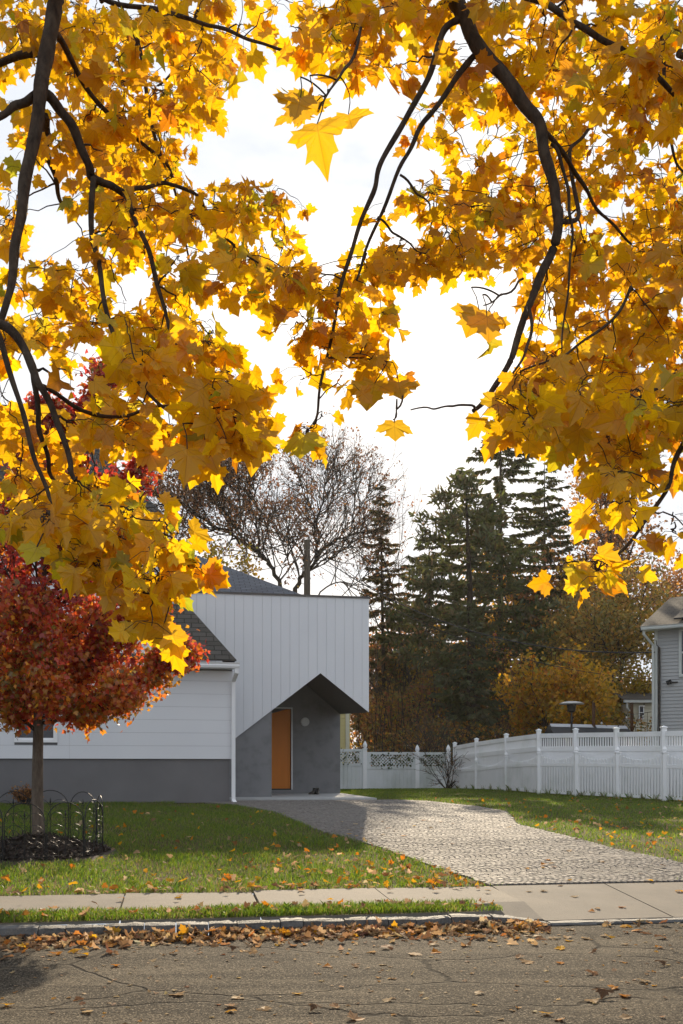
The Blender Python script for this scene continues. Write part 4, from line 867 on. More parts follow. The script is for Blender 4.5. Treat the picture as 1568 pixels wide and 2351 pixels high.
# ------------------------------------------------------------------ trees in general
def perp(rng, d):
    v = rng.normal(0, 1, 3); v -= d*np.dot(v, d); return unit(v)
def grow(tub, tips, rng, p, d, L, r, lev, mx, nch, ang, ratio, wob, up, k=None):
    n = max(3, int(4+2*(lev == 0))); pts = [npa(p)]; d = unit(d)
    for i in range(n):
        d = unit(d+rng.normal(0, wob, 3)+npa([0, 0, up])); pts.append(pts[-1]+d*L/n)
    rad = np.linspace(r, r*.55, n+1); tub.append((npa(pts), rad, lev))
    if lev >= mx: tips.append(npa(pts)); return
    c = nch[min(lev, len(nch)-1)]
    for i in range(c):
        f = .35+.65*(i+rng.uniform(.2, 1))/c; j = min(n, max(1, int(round(f*n)))); q_ = pts[j]
        dd = unit(pts[j]-pts[j-1]); a = radians(ang*rng.uniform(.65, 1.25)); nd_ = dd*cos(a)+perp(rng, dd)*sin(a)
        grow(tub, tips, rng, q_, nd_, L*ratio*rng.uniform(.75, 1.15), rad[j]*.62, lev+1, mx, nch, ang, ratio, wob, up)
    grow(tub, tips, rng, pts[-1], d, L*ratio*rng.uniform(.85, 1.1), rad[-1], lev+1, mx, nch, ang, ratio, wob, up)
def tubes_to(mb, tub, lo=0, hi=99, rmin=.006):
    for p, r, lev in tub:
        if lo <= lev <= hi: mb.tube(p, np.maximum(r, rmin), 8 if lev < 2 else (5 if lev < 3 else 3), cap=False)
def leaf_at_tips(mb, rng, tips, per, size, pal, spread, shape=DIA, fan=DFAN, prob=1.0, filt=None, droop=.5):
    P_, Cc = [], []
    for t in tips:
        if rng.random() > prob: continue
        if filt is not None and not filt(t[-1]): continue
        n = rng.poisson(per)
        if n == 0: continue
        f = rng.uniform(0, len(t)-1.001, n); i = f.astype(int); q_ = t[i]+(t[i+1]-t[i])*(f-i)[:, None]
        P_.append(q_+rng.normal(0, spread, (n, 3))); c = pick(rng, pal, 1, .12); Cc.append(np.clip(c*rng.normal(1, .13, (n, 1)), .004, .95))
    if not P_: return
    P_ = np.vstack(P_); Cc = np.vstack(Cc); n = len(P_)
    tip = rng.normal(0, 1, (n, 3)); tip[:, 2] -= droop; put_leaves(mb, P_, tip, rng.normal(0, 1, (n, 3)), size*rng.uniform(.6, 1.25, n), Cc, rng, shape, fan, .2)
def tree(name, label, px, Y, top, trunkr, pal, seed, mx=4, nch=(4, 4, 3, 3), ang=42, ratio=.62, up=.05, wob=.12, per=10, lsize=.17, spread=.18, bark='barkd', prob=1., frac=.38, group=None, lean=0, base_z=None):
    rng = np.random.default_rng(seed); x = at(px, 0, Y)[0]; bz = float(ground(x, Y)) if base_z is None else base_z
    zt_ = ZC+(HY-top)/K*Y; H = zt_-bz; tub, tips = [], []
    grow(tub, tips, rng, (x, Y, bz-.2), (lean, 0, 1), H*frac, trunkr, 0, mx, nch, ang, ratio, wob, up)
    # scale so that the crown reaches the height measured
    zm = max(t[:, 2].max() for t in tips); s = (zt_-bz)/(zm-bz); o = npa([x, Y, bz])
    tub = [(o+(p-o)*npa([1, 1, s]) if s < 1.25 else o+(p-o)*s, r, l) for p, r, l in tub]; tips = [o+(p-o)*npa([1, 1, s]) if s < 1.25 else o+(p-o)*s for p in tips]
    t = thing(name, label, 'tree', o, group)
    a = MB(); tubes_to(a, tub, 0, 0); obj('trunk', a, M[bark], t, smooth=True)
    a = MB(); tubes_to(a, tub, 1, 99, .009); obj('branches', a, M[bark], t)
    if pal:
        a = MB(); leaf_at_tips(a, rng, tips, per, lsize, pal, spread, prob=prob)
        if a.n: obj('crown', a, M['farleaf'], t)
    return t
BRN = [(.34, .15, .05, 4), (.42, .19, .05, 3), (.25, .12, .05, 3), (.46, .20, .04, 1)]
BRB = [(.20, .085, .035, 4), (.26, .12, .04, 3), (.15, .075, .035, 3)]
OLV = [(.32, .22, .04, 4), (.42, .26, .04, 3), (.24, .21, .05, 3), (.46, .24, .04, 2)]
GLD = [(.62, .34, .012, 4), (.54, .28, .012, 4), (.46, .29, .015, 3), (.54, .20, .012, 1.5), (.30, .26, .03, 1)]
GLO = [(.48, .29, .02, 4), (.38, .28, .03, 4), (.56, .31, .02, 2), (.24, .22, .04, 2)]

def limb_tree(name, label, Y, limbs, seed, pal, per, prob, r0, twig_len=1.5, filt=None, lsize=.14):
    rng = np.random.default_rng(seed); base = None; tub, tips = [], []
    for k_, (pts, w0, w1, dy) in enumerate(limbs):
        n = len(pts); p = bez([at(352.5+x*.3213, 1024+y*.3213, Y+dy*i/(n-1)) for i, (x, y) in enumerate(pts)], 4); m = len(p)
        p = p+rng.normal(0, .05, p.shape)
        if k_ == 0:
            base = npa([p[0][0]+.4, Y, float(ground(p[0][0], Y))]); p = np.vstack([[base-npa([0, 0, .3])], [base*.5+p[0]*.5], p]); m += 2
        r = np.linspace(w0, w1, m)*.3213/2/K*Y; tub.append((p, r, 0 if k_ == 0 else 1))
        for i in range(3, m):
            for _ in range(2 if i > m*.4 else 1):
                d = unit(p[i]-p[i-1]); a = radians(rng.uniform(25, 70)); nd_ = unit(d*cos(a)+perp(rng, d)*sin(a)+npa([0, 0, .25]))
                grow(tub, tips, rng, p[i], nd_, twig_len*rng.uniform(.7, 1.3)*(1.3-.6*i/m), max(r[i]*.4, .03), 2, 4, (0, 0, 3, 3), 38, .66, .13, .04)
    t = thing(name, label, 'tree', base)
    a = MB(); tubes_to(a, tub, 0, 0); obj('trunk', a, M['barkd'], t, smooth=True)
    a = MB(); tubes_to(a, tub, 1, 99, .007); obj('branches', a, M['barkd'], t)
    a = MB(); leaf_at_tips(a, rng, tips, per, lsize, pal, .14, prob=prob, filt=filt); obj('crown', a, M['farleaf'], t)
limb_tree('oak_tree', 'leaning oak with few brown leaves behind the grey hip roof', 46, [
 ([(900, 980), (830, 850), (760, 770), (690, 720), (640, 690), (540, 610), (420, 570), (250, 440), (100, 380), (10, 330)], 34, 5, -1),
 ([(620, 680), (560, 640), (520, 520), (440, 400), (370, 310), (300, 240), (260, 160)], 16, 4, 2),
 ([(760, 770), (745, 600), (710, 460), (640, 350), (580, 280), (520, 200)], 18, 4, 1),
 ([(745, 740), (640, 620), (560, 560), (480, 430), (420, 300)], 12, 4, -2),
 ([(540, 610), (400, 590), (300, 540), (200, 560), (120, 540)], 11, 4, 1.5),
 ([(745, 600), (760, 480), (720, 360), (690, 250)], 11, 4, -1.5),
 ([(900, 960), (940, 850), (960, 780), (930, 680)], 10, 3, 1)], 21, BRB, 6, .42, .35, filt=lambda p: p[2] > 7.6)
limb_tree('maple_tree', 'wide bare maple with sparse brown leaves behind the utility pole', 54, [
 ([(1020, 1010), (1060, 930), (1110, 880), (1160, 800), (1170, 650), (1185, 500), (1210, 380), (1240, 200), (1200, 80)], 36, 5, 0),
 ([(1165, 800), (1150, 660), (1150, 540), (1130, 440), (1060, 280), (1020, 200)], 18, 5, 2),
 ([(1165, 790), (1260, 690), (1380, 640), (1480, 620), (1580, 625)], 16, 5, -2),
 ([(1190, 760), (1290, 680), (1400, 560), (1440, 340), (1430, 200)], 15, 4, 2),
 ([(1090, 900), (1060, 760), (1010, 690), (930, 640), (830, 600), (780, 540)], 14, 4, -1),
 ([(1110, 890), (1200, 830), (1300, 780), (1420, 690), (1570, 640)], 15, 5, 1),
 ([(1185, 500), (1260, 420), (1320, 300), (1330, 150)], 10, 4, -1),
 ([(1400, 560), (1500, 420), (1550, 300)], 8, 3, 1),
 ([(1180, 1070), (1300, 970), (1420, 990), (1560, 930)], 12, 4, -3)], 22, BRB, 5, .2, .3, filt=lambda p: True)
tree('birch_tree', 'slender bare young tree between the thin spruce and the tall pine', 962, 51, 1052, .13, BRN, 31, mx=4, nch=(3, 3, 3, 2), ang=26, ratio=.66, up=.10, per=1.2, lsize=.14, frac=.42, wob=.07)
tree('maple_tree', 'dense golden maple between the pine trunk and the patio heater', 1265, 44, 1500, .16, GLD, 33, mx=4, nch=(6, 5, 4, 3), ang=46, per=17, lsize=.17, spread=.24, frac=.34)
tree('maple_tree', 'orange-gold maple half hidden between the tall spruce and the overhanging leaves', 1225, 60, 1240, .2, GLD, 34, mx=4, nch=(5, 5, 4, 3), ang=36, per=22, lsize=.2, spread=.3, frac=.45, up=.08)
tree('oak_tree', 'tall russet oak filling the sky behind the grey house', 1440, 62, 1010, .36, BRN, 35, mx=4, nch=(6, 5, 5, 4), ang=45, per=19, lsize=.22, spread=.34, frac=.33, prob=.8)
tree('oak_tree', 'olive-brown oak with dark crooked limbs over the cream building', 1445, 52, 1290, .24, OLV, 36, mx=4, nch=(6, 5, 4, 4), ang=52, per=17, lsize=.18, spread=.26, frac=.32)
tree('maple_tree', 'low golden tree just beyond the black shed', 1345, 50, 1510, .14, GLO, 37, mx=4, nch=(5, 5, 4, 3), ang=50, per=22, lsize=.17, spread=.24, frac=.34)
tree('maple_tree', 'olive-gold tree peeking over the ridge of the grey hip roof', 480, 40, 1225, .17, GLO, 38, mx=4, nch=(6, 5, 4, 3), ang=55, per=20, lsize=.15, spread=.22, frac=.36)
tree('oak_tree', 'rusty brown tree crowding behind the yellow house and lattice fence', 905, 57, 1400, .18, BRN, 39, mx=4, nch=(5, 5, 4, 3), ang=45, per=13, lsize=.17, spread=.28, frac=.36)
tree('oak_tree', 'thin brown-leaved tree tangled in front of the pine trunk', 1010, 55, 1440, .12, OLV, 40, mx=4, nch=(5, 5, 4, 3), ang=45, per=12, lsize=.16, spread=.28, frac=.36)

def spruce(name, label, px, Y, top, Rb, seed, pal, px0=None, dens=1.0, bare=.10, droop=.25, z0=.08, gap=.42, tr=.2, soft=False, ex=.75):
    rng = np.random.default_rng(seed); pxb = px if px0 is None else px0; x0, x1 = at(pxb, 0, Y)[0], at(px, 0, Y)[0]; bz = float(ground(x0, Y)); zt_ = ZC+(HY-top)/K*Y; H = zt_-bz
    t = thing(name, label, 'tree', (x0, Y, bz)); a = MB(); zz = np.linspace(-.2, H, 12); tx = x0+(x1-x0)*(zz/H).clip(0)**1.2
    a.tube(np.column_stack([tx, np.full(12, Y), bz+zz]), tr*(1-zz.clip(0)/H*.93), 10); br, cr_ = a, MB(); z = H*z0; NBp, NBt, NBn, NBs = [], [], [], []
    while z < H*.985:
        f = z/H; Lb = Rb*(1-f)**ex*(.55+.45*min(1, f/.25)); nb = max(3, int(rng.integers(4, 7)*dens)); th0 = rng.uniform(0, 6.28)
        for b in range(nb):
            th = th0+b*2*pi/nb+rng.normal(0, .25); L = Lb*rng.uniform(.6, 1.15)
            if rng.random() < bare: L *= .4
            n = 8; s = np.linspace(0, 1, n); dirv = npa([cos(th), sin(th), 0])
            zc = z+rng.normal(0, .12)+L*(-droop*s*1.3+droop*1.25*s**2.3); pts = npa([np.interp(z, zz, tx), Y, bz])+dirv*(s*L)[:, None]; pts[:, 2] += zc; pts[:, :2] += rng.normal(0, .03, (n, 2))
            br.tube(pts, np.linspace(.012+.02*(1-f), .008, n), 3, cap=False)
            m = int((16+L*(52 if soft else 46))*dens); u = rng.uniform(.12 if not soft else .3, 1.0, m)**.8; q_ = np.column_stack([np.interp(u, s, pts[:, k]) for k in range(3)])
            side = np.cross(dirv, (0, 0, 1)); sgn = rng.choice([-1, 1], m)
            if soft:
                NBp.append(q_+rng.normal(0, .16, (m, 3))); td = rng.normal(0, 1, (m, 3))+dirv*.6; td[:, 2] += .35; ln = rng.uniform(.24, .5, m)
            else:
                td = dirv*rng.uniform(.3, 1.0, (m, 1))+side*sgn[:, None]*rng.uniform(.3, 1.1, (m, 1))+npa([0, 0, -1])*rng.uniform(.0, .9, (m, 1)); NBp.append(q_); ln = rng.uniform(.22, .5, m)*(.5+.5*min(1, Lb/2.5))
            NBt.append(td); NBs.append(ln); NBn.append(rng.normal(0, 1, (m, 3))+npa([0, 0, .6]))
        z += gap*rng.uniform(.7, 1.3)*(1.1-.35*f)
    P_ = np.vstack(NBp); n = len(P_); w = npa([(0, 0), (.15, .35), (.10, .8), (0, 1), (-.10, .8), (-.15, .35)]); 
    put_leaves(cr_, P_, np.vstack(NBt), np.vstack(NBn), np.concatenate(NBs), pick(rng, pal, n, .2), rng, w, np.array([(0, 1, 2, 3, 4, 5)]), .1)
    obj('trunk', br, M['barkd'], t); obj('crown', cr_, M['needle'], t)
GRN = [(.080, .094, .022, 5), (.105, .108, .027, 3), (.125, .088, .03, 1.8), (.062, .08, .026, 3)]
GRB = [(.13, .12, .04, 4), (.24, .13, .045, 3), (.13, .12, .04, 2)]
BLU = [(.085, .105, .045, 4), (.09, .105, .04, 4), (.13, .13, .05, 2)]
spruce('spruce_tree', 'tallest spruce with widely spaced layered branches and visible trunk', 1149, 58, 940, 6.2, 41, GRN, dens=1.2, bare=.05, droop=.14, z0=.2, gap=.8, tr=.3, ex=.5)
spruce('pine_tree', 'thick-trunked dark pine with long soft needles behind the fence corner', 1068, 50, 1085, 6.0, 42, GRN, px0=1092, dens=1.05, droop=.10, z0=.28, gap=.85, tr=.36, soft=True, ex=.5, bare=.33)
spruce('spruce_tree', 'narrow brownish spruce beside the edge of the entrance block', 872, 53, 1095, 2.9, 43, GRB, px0=884, dens=1.2, droop=.28, z0=.2, gap=.6, tr=.17, bare=.2)
spruce('spruce_tree', 'bluish green bushy spruce in front of the pine trunk', 1075, 46.5, 1370, 2.9, 44, BLU, dens=1.25, droop=.2, z0=.19, gap=.42, tr=.14)
spruce('spruce_tree', 'dark green spruce with feathery boughs between bare young tree and pine', 985, 57, 1215, 4.6, 45, GRN, dens=1.3, droop=.2, z0=.2, gap=.55, tr=.16, ex=.6)
spruce('spruce_tree', 'dark spruce half covered by the hanging golden leaves beside the tallest spruce', 1250, 61, 1060, 5.0, 46, GRN, dens=1.1, droop=.15, z0=.2, gap=.75, tr=.25, ex=.55)

def thicket(name, u0, u1, Y0, Y1, zt0, zt1, n, pal, lsize, seed, stems):
    rng = np.random.default_rng(seed); mb = MB(); x = rng.uniform(u0, u1, n); y = rng.uniform(Y0, Y1, n); hz = zt0+(zt1-zt0)*(.5+.5*np.sin(x*.55+seed)*np.sin(x*.23+1.3*seed)); z = ground(x, y)+hz*rng.uniform(0, 1, n)**.85
    cl = np.sin(x*2.1+seed)*np.sin(y*1.7)*np.sin(z*2.3+x)
    k = cl > rng.uniform(-.95, .25, n); x, y, z = x[k], y[k], z[k]; n = len(x)
    put_leaves(mb, np.column_stack([x, y, z]), rng.normal(0, 1, (n, 3)), rng.normal(0, 1, (n, 3)), lsize*rng.uniform(.6, 1.3, n), pick(rng, pal, n, .25), rng, DIA, DFAN, .2)
    o = struct(name, mb, M['farleaf'], kind='stuff'); mb = MB()
    for _ in range(stems):
        a = npa([rng.uniform(u0, u1), rng.uniform(Y0, Y1), .4]); h = rng.uniform(.5, 1.05)*zt1; b = a+npa([rng.normal(0, .5), rng.normal(0, .4), h]); m_ = (a+b)/2+rng.normal(0, .25, 3); mb.tube(bez([a, m_, b], 3), np.linspace(.035, .01, 7), 3, cap=False)
    if stems: so_ = obj('stems', mb, M['barkd'], o)
MIX = [(.34, .16, .05, 4), (.26, .14, .045, 4), (.48, .27, .02, 2.5), (.22, .20, .045, 2), (.36, .11, .06, 1)]
thicket('thicket_foliage', 1.0, 10.5, 48, 56, 4.0, 7.5, 30000, MIX, .15, 51, 240)
thicket('shrubbery', 0.5, 18, 41.5, 45, 1.8, 3.4, 12000, [(.38, .20, .018, 3), (.24, .15, .03, 3), (.30, .12, .02, 2), (.12, .12, .03, 2)], .12, 52, 120)
thicket('woodland_foliage', -45, 60, 75, 95, 5.0, 9.5, 60000, MIX, .3, 53, 320)

def twiggy(name, label, x, y, h, n, seed, leaf=None, spread=.9):
    rng = np.random.default_rng(seed); bz = float(ground(x, y)); tub, tips = [], []
    for i in range(n):
        th = rng.uniform(0, 2*pi); d = npa([cos(th)*spread*rng.uniform(.2, 1), sin(th)*spread*.6*rng.uniform(.2, 1), 1]); grow(tub, tips, rng, (x+rng.normal(0, .06), y+rng.normal(0, .06), bz), d, h*rng.uniform(.4, .65), .016, 1, 3, (0, 3, 2), 36, .62, .14, -.03)
    t = thing(name, label, 'shrub', (x, y, bz)); a = MB(); tubes_to(a, tub, 0, 99, .0055); obj('stems', a, M['barkd'], t)
    if leaf: a = MB(); leaf_at_tips(a, rng, tips, leaf[1], leaf[2], leaf[0], .05); obj('foliage', a, M['farleaf'], t)
b = at(1028, 1812, 36.3); twiggy('shrub', 'tangled leafless shrub sprawling over the fence corner', b[0], 36.3, 1.6, 17, 61, (BRN, .6, .05), 1.35)
b = at(1000, 1812, 39.6); twiggy('shrub', 'tall bare whip-like shrub just behind the lattice fence', b[0], 39.9, 3.4, 26, 62, (BRN, .8, .06), .8)
b = at(872, 1812, 40.); twiggy('shrub', 'spiky reddish plant sticking up behind the nearest acorn-capped post', b[0], 40., 2.2, 12, 63, None, .5)
twiggy('shrub', 'small dried brown shrub against the grey base of the house', -6.75, 21.2, .4, 16, 64, (BRN, 4, .05), 1.1)
b = at(1325, 1800, 26.9); 
mbv = MB(); rngv = np.random.default_rng(65); vine = []
for i in range(5):
    s = rngv.uniform(0, 1); x0 = .15+2.0*rngv.random(); z = 1.0+rngv.uniform(0, .55); vine.append((x0, z))
tv = thing('vine', 'green ivy threaded through the lattice tops of the weathered fence', 'vine', at(810, 1755, 37.85)); cvs = MB(); P_ = []
for i in range(3):
    a, b = LPp[i], LPp[i+1]; zt_ = ZC+(HY-rt[i][0])/K*a[1]; zm = ZC+(HY-rt[i][1])/K*a[1]
    for j in range(3):
        t_ = np.linspace(.1, .9, 14); p = a+(b-a)*t_[:, None]; p[:, 2] = zm+(zt_-.1-zm)*(.5+.45*np.sin(t_*7+j*2+i)); p[:, 1] -= .012*np.cos(t_*30); cvs.tube(p, .006, 4); P_.append(np.repeat(p, 5, 0)+rngv.normal(0, .05, (70, 3)))
obj('stems', cvs, M['barkd'], tv); P_ = np.vstack(P_); lmv = MB(); n = len(P_); put_leaves(lmv, P_, rngv.normal(0, 1, (n, 3)), rngv.normal(0, 1, (n, 3))+npa([0, -1, 0]), rngv.uniform(.06, .11, n), pick(rngv, [(.05, .085, .025, 3), (.09, .12, .03, 1)], n, .2), rngv, DIA, DFAN, .2); obj('foliage', lmv, M['farleaf'], tv)

# ------------------------------------------------------------------ the young red maple, its mulch and hoop fence
rng = np.random.default_rng(71); RX, RY = at(88, 0, 13.2)[0], 13.2; rz = float(ground(RX, RY))
rm = thing('red_maple_tree', 'young red maple with crimson and orange leaves inside the hoop fence', 'tree', (RX, RY, rz))
mb = MB(); tk = bez([(RX, RY, rz-.1), (RX, RY, rz+.18), (RX-.012, RY, rz+.8), (RX, RY, rz+1.6), (RX+.02, RY, rz+2.4), (RX+.06, RY+.02, rz+3.6), (RX+.1, RY, rz+5.0), (RX+.15, RY, rz+6.0)], 5)
mb.tube(tk, np.interp(np.arange(len(tk)), [0, 4, 10, 20, 35], [.115, .088, .076, .058, .012]), 14); obj('trunk', mb, M['barkg'], rm, smooth=True)
tub, tips = [], []
tips2 = []
for i in range(60):
    f = (i+.5)/60; zz = rz+1.72+4.1*f; x0 = np.interp(zz, tk[:, 2], tk[:, 0]); th = i*2.4+rng.normal(0, .3); Lb = (.86-.70*abs(f-.35)**1.2-.30*f)*rng.uniform(.8, 1.15)
    grow(tub, tips, rng, (x0, RY, zz), (cos(th), sin(th), .25+.8*f), Lb, .022*(1.2-f), 1, 3, (0, 5, 3), 40, .6, .10, .03)
def rlimb(p, sd):
    pp = bez([at(x, y, Y) for x, y, Y in p], 5); tub.append((pp, np.linspace(.028, .006, len(pp)), 1))
    for i in range(3, len(pp)):
        for _ in range(3): 
            d = unit(pp[i]-pp[i-1]); nd_ = unit(d*.7+perp(rng, d)*.8); grow(tub, tips, rng, pp[i], nd_, rng.uniform(.10, .24), .008, 2, 3, (0, 0, 3), 40, .7, .1, .0)
rlimb([(95, 1660, 13.2), (190, 1640, 13.1), (270, 1605, 13.0), (330, 1560, 13.0), (380, 1520, 13.0), (412, 1494, 13.)], 1)
rlimb([(95, 1640, 13.2), (170, 1560, 13.3), (250, 1470, 13.2), (300, 1425, 13.4), (330, 1400, 13.4)], 1)
rlimb([(95, 1690, 13.2), (40, 1640, 13.1), (-20, 1610, 13.0), (-90, 1580, 13.)], 1)
rlimb([(100, 1620, 13.2), (170, 1620, 12.8), (240, 1600, 12.6), (280, 1580, 12.5)], 1)
rlimb([(105, 1400, 13.2), (190, 1250, 13.2), (260, 1150, 13.1), (320, 1085, 13.1)], 1)
rlimb([(108, 1300, 13.2), (170, 1060, 13.2), (210, 930, 13.2), (240, 870, 13.2)], 1)
rlimb([(92, 1560, 13.2), (108, 1555, 12.9), (124, 1575, 12.6), (122, 1605, 12.4)], 1)
rlimb([(90, 1530, 13.2), (66, 1530, 12.9), (46, 1550, 12.6), (34, 1580, 12.4)], 1)
rlimb([(92, 1500, 13.2), (98, 1470, 12.8), (104, 1500, 12.5), (100, 1560, 12.3)], 1)
rlimb([(92, 1440, 13.2), (84, 1400, 12.8), (76, 1420, 12.5)], 1)
a = MB(); tubes_to(a, tub, 0, 99, .003); obj('branches', a, M['barkd'], rm)
tips += [p[len(p)//3:] for p, r_, l_ in tub if l_ == 1]+[p for p, r_, l_ in tub if l_ == 2]
REDP = [(.50, .045, .025, 4), (.40, .035, .03, 3), (.58, .10, .022, 3), (.60, .20, .02, 2.5), (.36, .06, .05, 1.5), (.30, .19, .03, 1)]
ORGP = [(.70, .22, .02, 3), (.64, .14, .02, 3), (.50, .24, .02, 2), (.60, .08, .03, 3), (.28, .18, .03, 1.2), (.70, .32, .02, 1.2)]
lm = MB(); leaf_at_tips(lm, rng, tips, 8, .066, ORGP, .07, RED, RFAN, filt=lambda p: p[2] < rz+3.3, droop=1.2)
leaf_at_tips(lm, rng, tips, 9.2, .07, REDP, .07, RED, RFAN, filt=lambda p: p[2] >= rz+2.5, droop=1.0); obj('crown', lm, M['redleaf'], rm)

mb = MB(); n = 5200; th = rng.uniform(0, 6.28, n); rr_ = .80*np.sqrt(rng.uniform(0, 1, n)); x = RX+rr_*np.cos(th)*1.12; y = RY+rr_*np.sin(th)
zc = ground(x, y)+.22*np.exp(-(rr_/.5)**2)+.005
gr = np.stack(np.meshgrid(np.linspace(-1.1, 1.1, 30), np.linspace(-1.0, 1.0, 30)), -1).reshape(-1, 2); mz = ground(RX+gr[:, 0], RY+gr[:, 1])+.22*np.exp(-((gr[:, 0]/1.12)**2+gr[:, 1]**2)/.25)-.03*np.clip((np.hypot(gr[:, 0]/1.12, gr[:, 1])-.85)*8, 0, 1)
i = np.arange(29)[:, None]*30; j = np.arange(29)[None]; mb.add(np.column_stack([RX+gr[:, 0], RY+gr[:, 1], mz]), np.stack([i+j, i+j+1, i+31+j, i+30+j], -1).reshape(-1, 4))
w = npa([(-.14, 0), (.14, 0), (.1, 1), (-.1, 1)]); d = rng.normal(0, 1, (n, 3)); d[:, 2] *= .35; put_leaves(mb, np.column_stack([x, y, zc]), d, rng.normal(0, .5, (n, 3))+npa([0, 0, 1]), rng.uniform(.04, .10, n), pick(rng, [(1, 1, 1, 3), (1.8, 1.6, 1.4, 1), (.6, .6, .6, 2), (2.6, 2.4, 2.2, .4)], n, .2), rng, w, np.array([(0, 1, 2, 3)]), .3)
struct('mulch', mb, M['mulch'], kind='stuff')
hf = thing('garden_fence', 'low ring of black wire hoop panels around the red maple trunk', 'fence', (RX, RY, rz))
NPn = 10; RR = .80
for i in range(NPn):
    a0 = (i+.12)*2*pi/NPn; a1 = a0+2*pi/NPn; A = npa([RX+RR*1.06*cos(a0), RY+RR*sin(a0), 0]); B = npa([RX+RR*1.06*cos(a1), RY+RR*sin(a1), 0]); d = unit(B-A); wd = np.linalg.norm(B-A); A = A+d*.012; wd -= .024
    g0, g1 = float(ground(A[0], A[1])), float(ground(B[0], B[1])); gm = (g0+g1)/2; mb = MB(); hh = .50
    P3 = lambda u, z: A+d*u+npa([0, 0, gm+z])
    mb.tube([A+npa([0, 0, g0-.05]), P3(0, hh)]+[P3(wd/2-wd/2*cos(t_), hh+wd/2*sin(t_)*.95) for t_ in np.linspace(.15, pi-.15, 12)]+[P3(wd, hh), A+d*wd+npa([0, 0, g1-.05])], .0065, 6)
    mb.tube([P3(wd/2, .06), P3(wd/2, hh+.06)], .004, 5); mb.tube([P3(wd/2, hh+.055), P3(wd/2, hh+.075), P3(wd/2, hh+.10), P3(wd/2, hh+.135)], [.004, .014, .010, .001], 6); mb.tube([P3(wd/2-.03, hh+.04), P3(wd/2+.03, hh+.04)], .004, 5)
    def ring(cu, cz, r_, t0=0, t1=2*pi): mb.tube([P3(cu+r_*cos(t_), cz+r_*sin(t_)) for t_ in np.linspace(t0, t1, 15)], .003, 4, cap=False)
    for sgn in (-1, 1):
        c_ = wd/2+sgn*wd*.25; ring(c_, .14, wd*.24); ring(c_, .34, wd*.24); ring(c_, .50, wd*.22, 0, pi); ring(c_+sgn*.01, .34, wd*.11); ring(c_+sgn*.01, .14, wd*.11)
    mb.tube([P3(.0, .06), P3(wd, .06)], .0035, 4)
    obj('panel', mb, M['iron'], hf, smooth=True)

# ------------------------------------------------------------------ grass
rng = np.random.default_rng(81)
def blades(mb, x, y, z, h, wd, rng, dry):
    n = len(x); th = rng.uniform(0, 2*pi, n); ln = rng.normal(0, .35, (n, 2)); b = np.column_stack([x, y, z]); s = np.column_stack([np.cos(th), np.sin(th), np.zeros(n)])*wd[:, None]
    mid = b+np.column_stack([ln*h[:, None]*.35, h*.6]); tp = b+np.column_stack([ln*h[:, None]*1.1, h*rng.uniform(.75, 1, n)])
    V = np.stack([b-s, b+s, mid+s*.7, tp, mid-s*.7], 1).reshape(-1, 3); c = pick(rng, [(.12, .215, .012, 5), (.20, .27, .014, 4), (.075, .155, .012, 3), (.26, .28, .025, 1)], n, .15)
    dr = rng.random(n) < dry; c[dr] = pick(rng, [(.30, .24, .11, 2), (.20, .15, .07, 2)], int(dr.sum()), .15)
    mb.add(V, (np.array([(0, 1, 2, 3, 4)])[None]+(np.arange(n)*5)[:, None, None]).reshape(-1, 5), np.repeat(c, 5, 0))
gm = MB()
def sow(n, u0, u1, v0, v1, hmin, hmax, w_, test, dry=.08, zoff=0):
    u = rng.uniform(u0, u1, n); v = rng.uniform(v0, v1, n); P_ = u[:, None]*SE+v[:, None]*SN; x, y = P_[:, 0], P_[:, 1]
    k = test(x, y, u, v); x, y, u, v = x[k], y[k], u[k], v[k]; pat = np.sin(x*1.9+2)*np.sin(y*2.3)+.6*np.sin(x*4.1+y*3.3)
    dens = rng.random(len(x)) < .86+.14*pat; x, y, pat = x[dens], y[dens], pat[dens]
    blades(gm, x, y, ground(x, y)+zoff-.012, rng.uniform(hmin, hmax, len(x))*(1+.15*pat), np.full(len(x), w_)*rng.uniform(.7, 1.3, len(x)), rng, np.clip(dry-.10*pat, .02, .6))
HW = lambda x, y: (-(x-WO[0])*sin(TH)+(y-WO[1])*cos(TH))             # depth behind the wing front
vis = lambda x, y: (np.abs(x) < .36*y+.5)
notdrive = lambda x, y: ~inpoly(x+rng.normal(0, .035, len(x)), y+rng.normal(0, .06, len(x)), DRV)
inmulch = lambda x, y: ((x-RX)/1.0)**2+((y-RY)/.85)**2 < 1
leftok = lambda x, y, u, v: vis(x, y) & notdrive(x, y) & (x < 3) & ~((HW(x, y) > 0) & (x < -2.36)) & ~inpoly(x, y, npa(slabpoly)) & ~((x < -2.2) & (y > 22.5)) & ~(inmulch(x, y) & (rng.random(len(x)) < .93)) & ~((x > 2.0) & (u > 3.45)) & ~((x > -3.7) & (y > 21.6) & (x < 1.0))
sow(230000, -9, 3.6, 10.42, 23, .035, .075, .0035, leftok, .13)
rightok = lambda x, y, u, v: vis(x, y) & notdrive(x, y) & (u > 1.5) & ~inpoly(x, y, npa(slabpoly)) & ((x > 2.6) | (y > 21)) & (y < 39) & ~((x < -.02) & (y < 29)) & (x > -1.5)
sow(170000, 1, 14, 10.5, 38, .035, .065, .0045, rightok, .05)
sow(26000, -6, 3.03, 8.93, 9.40, .035, .085, .003, lambda x, y, u, v: vis(x, y) & (u+.25*np.sin(v*9) < 3.0), .12, 0)
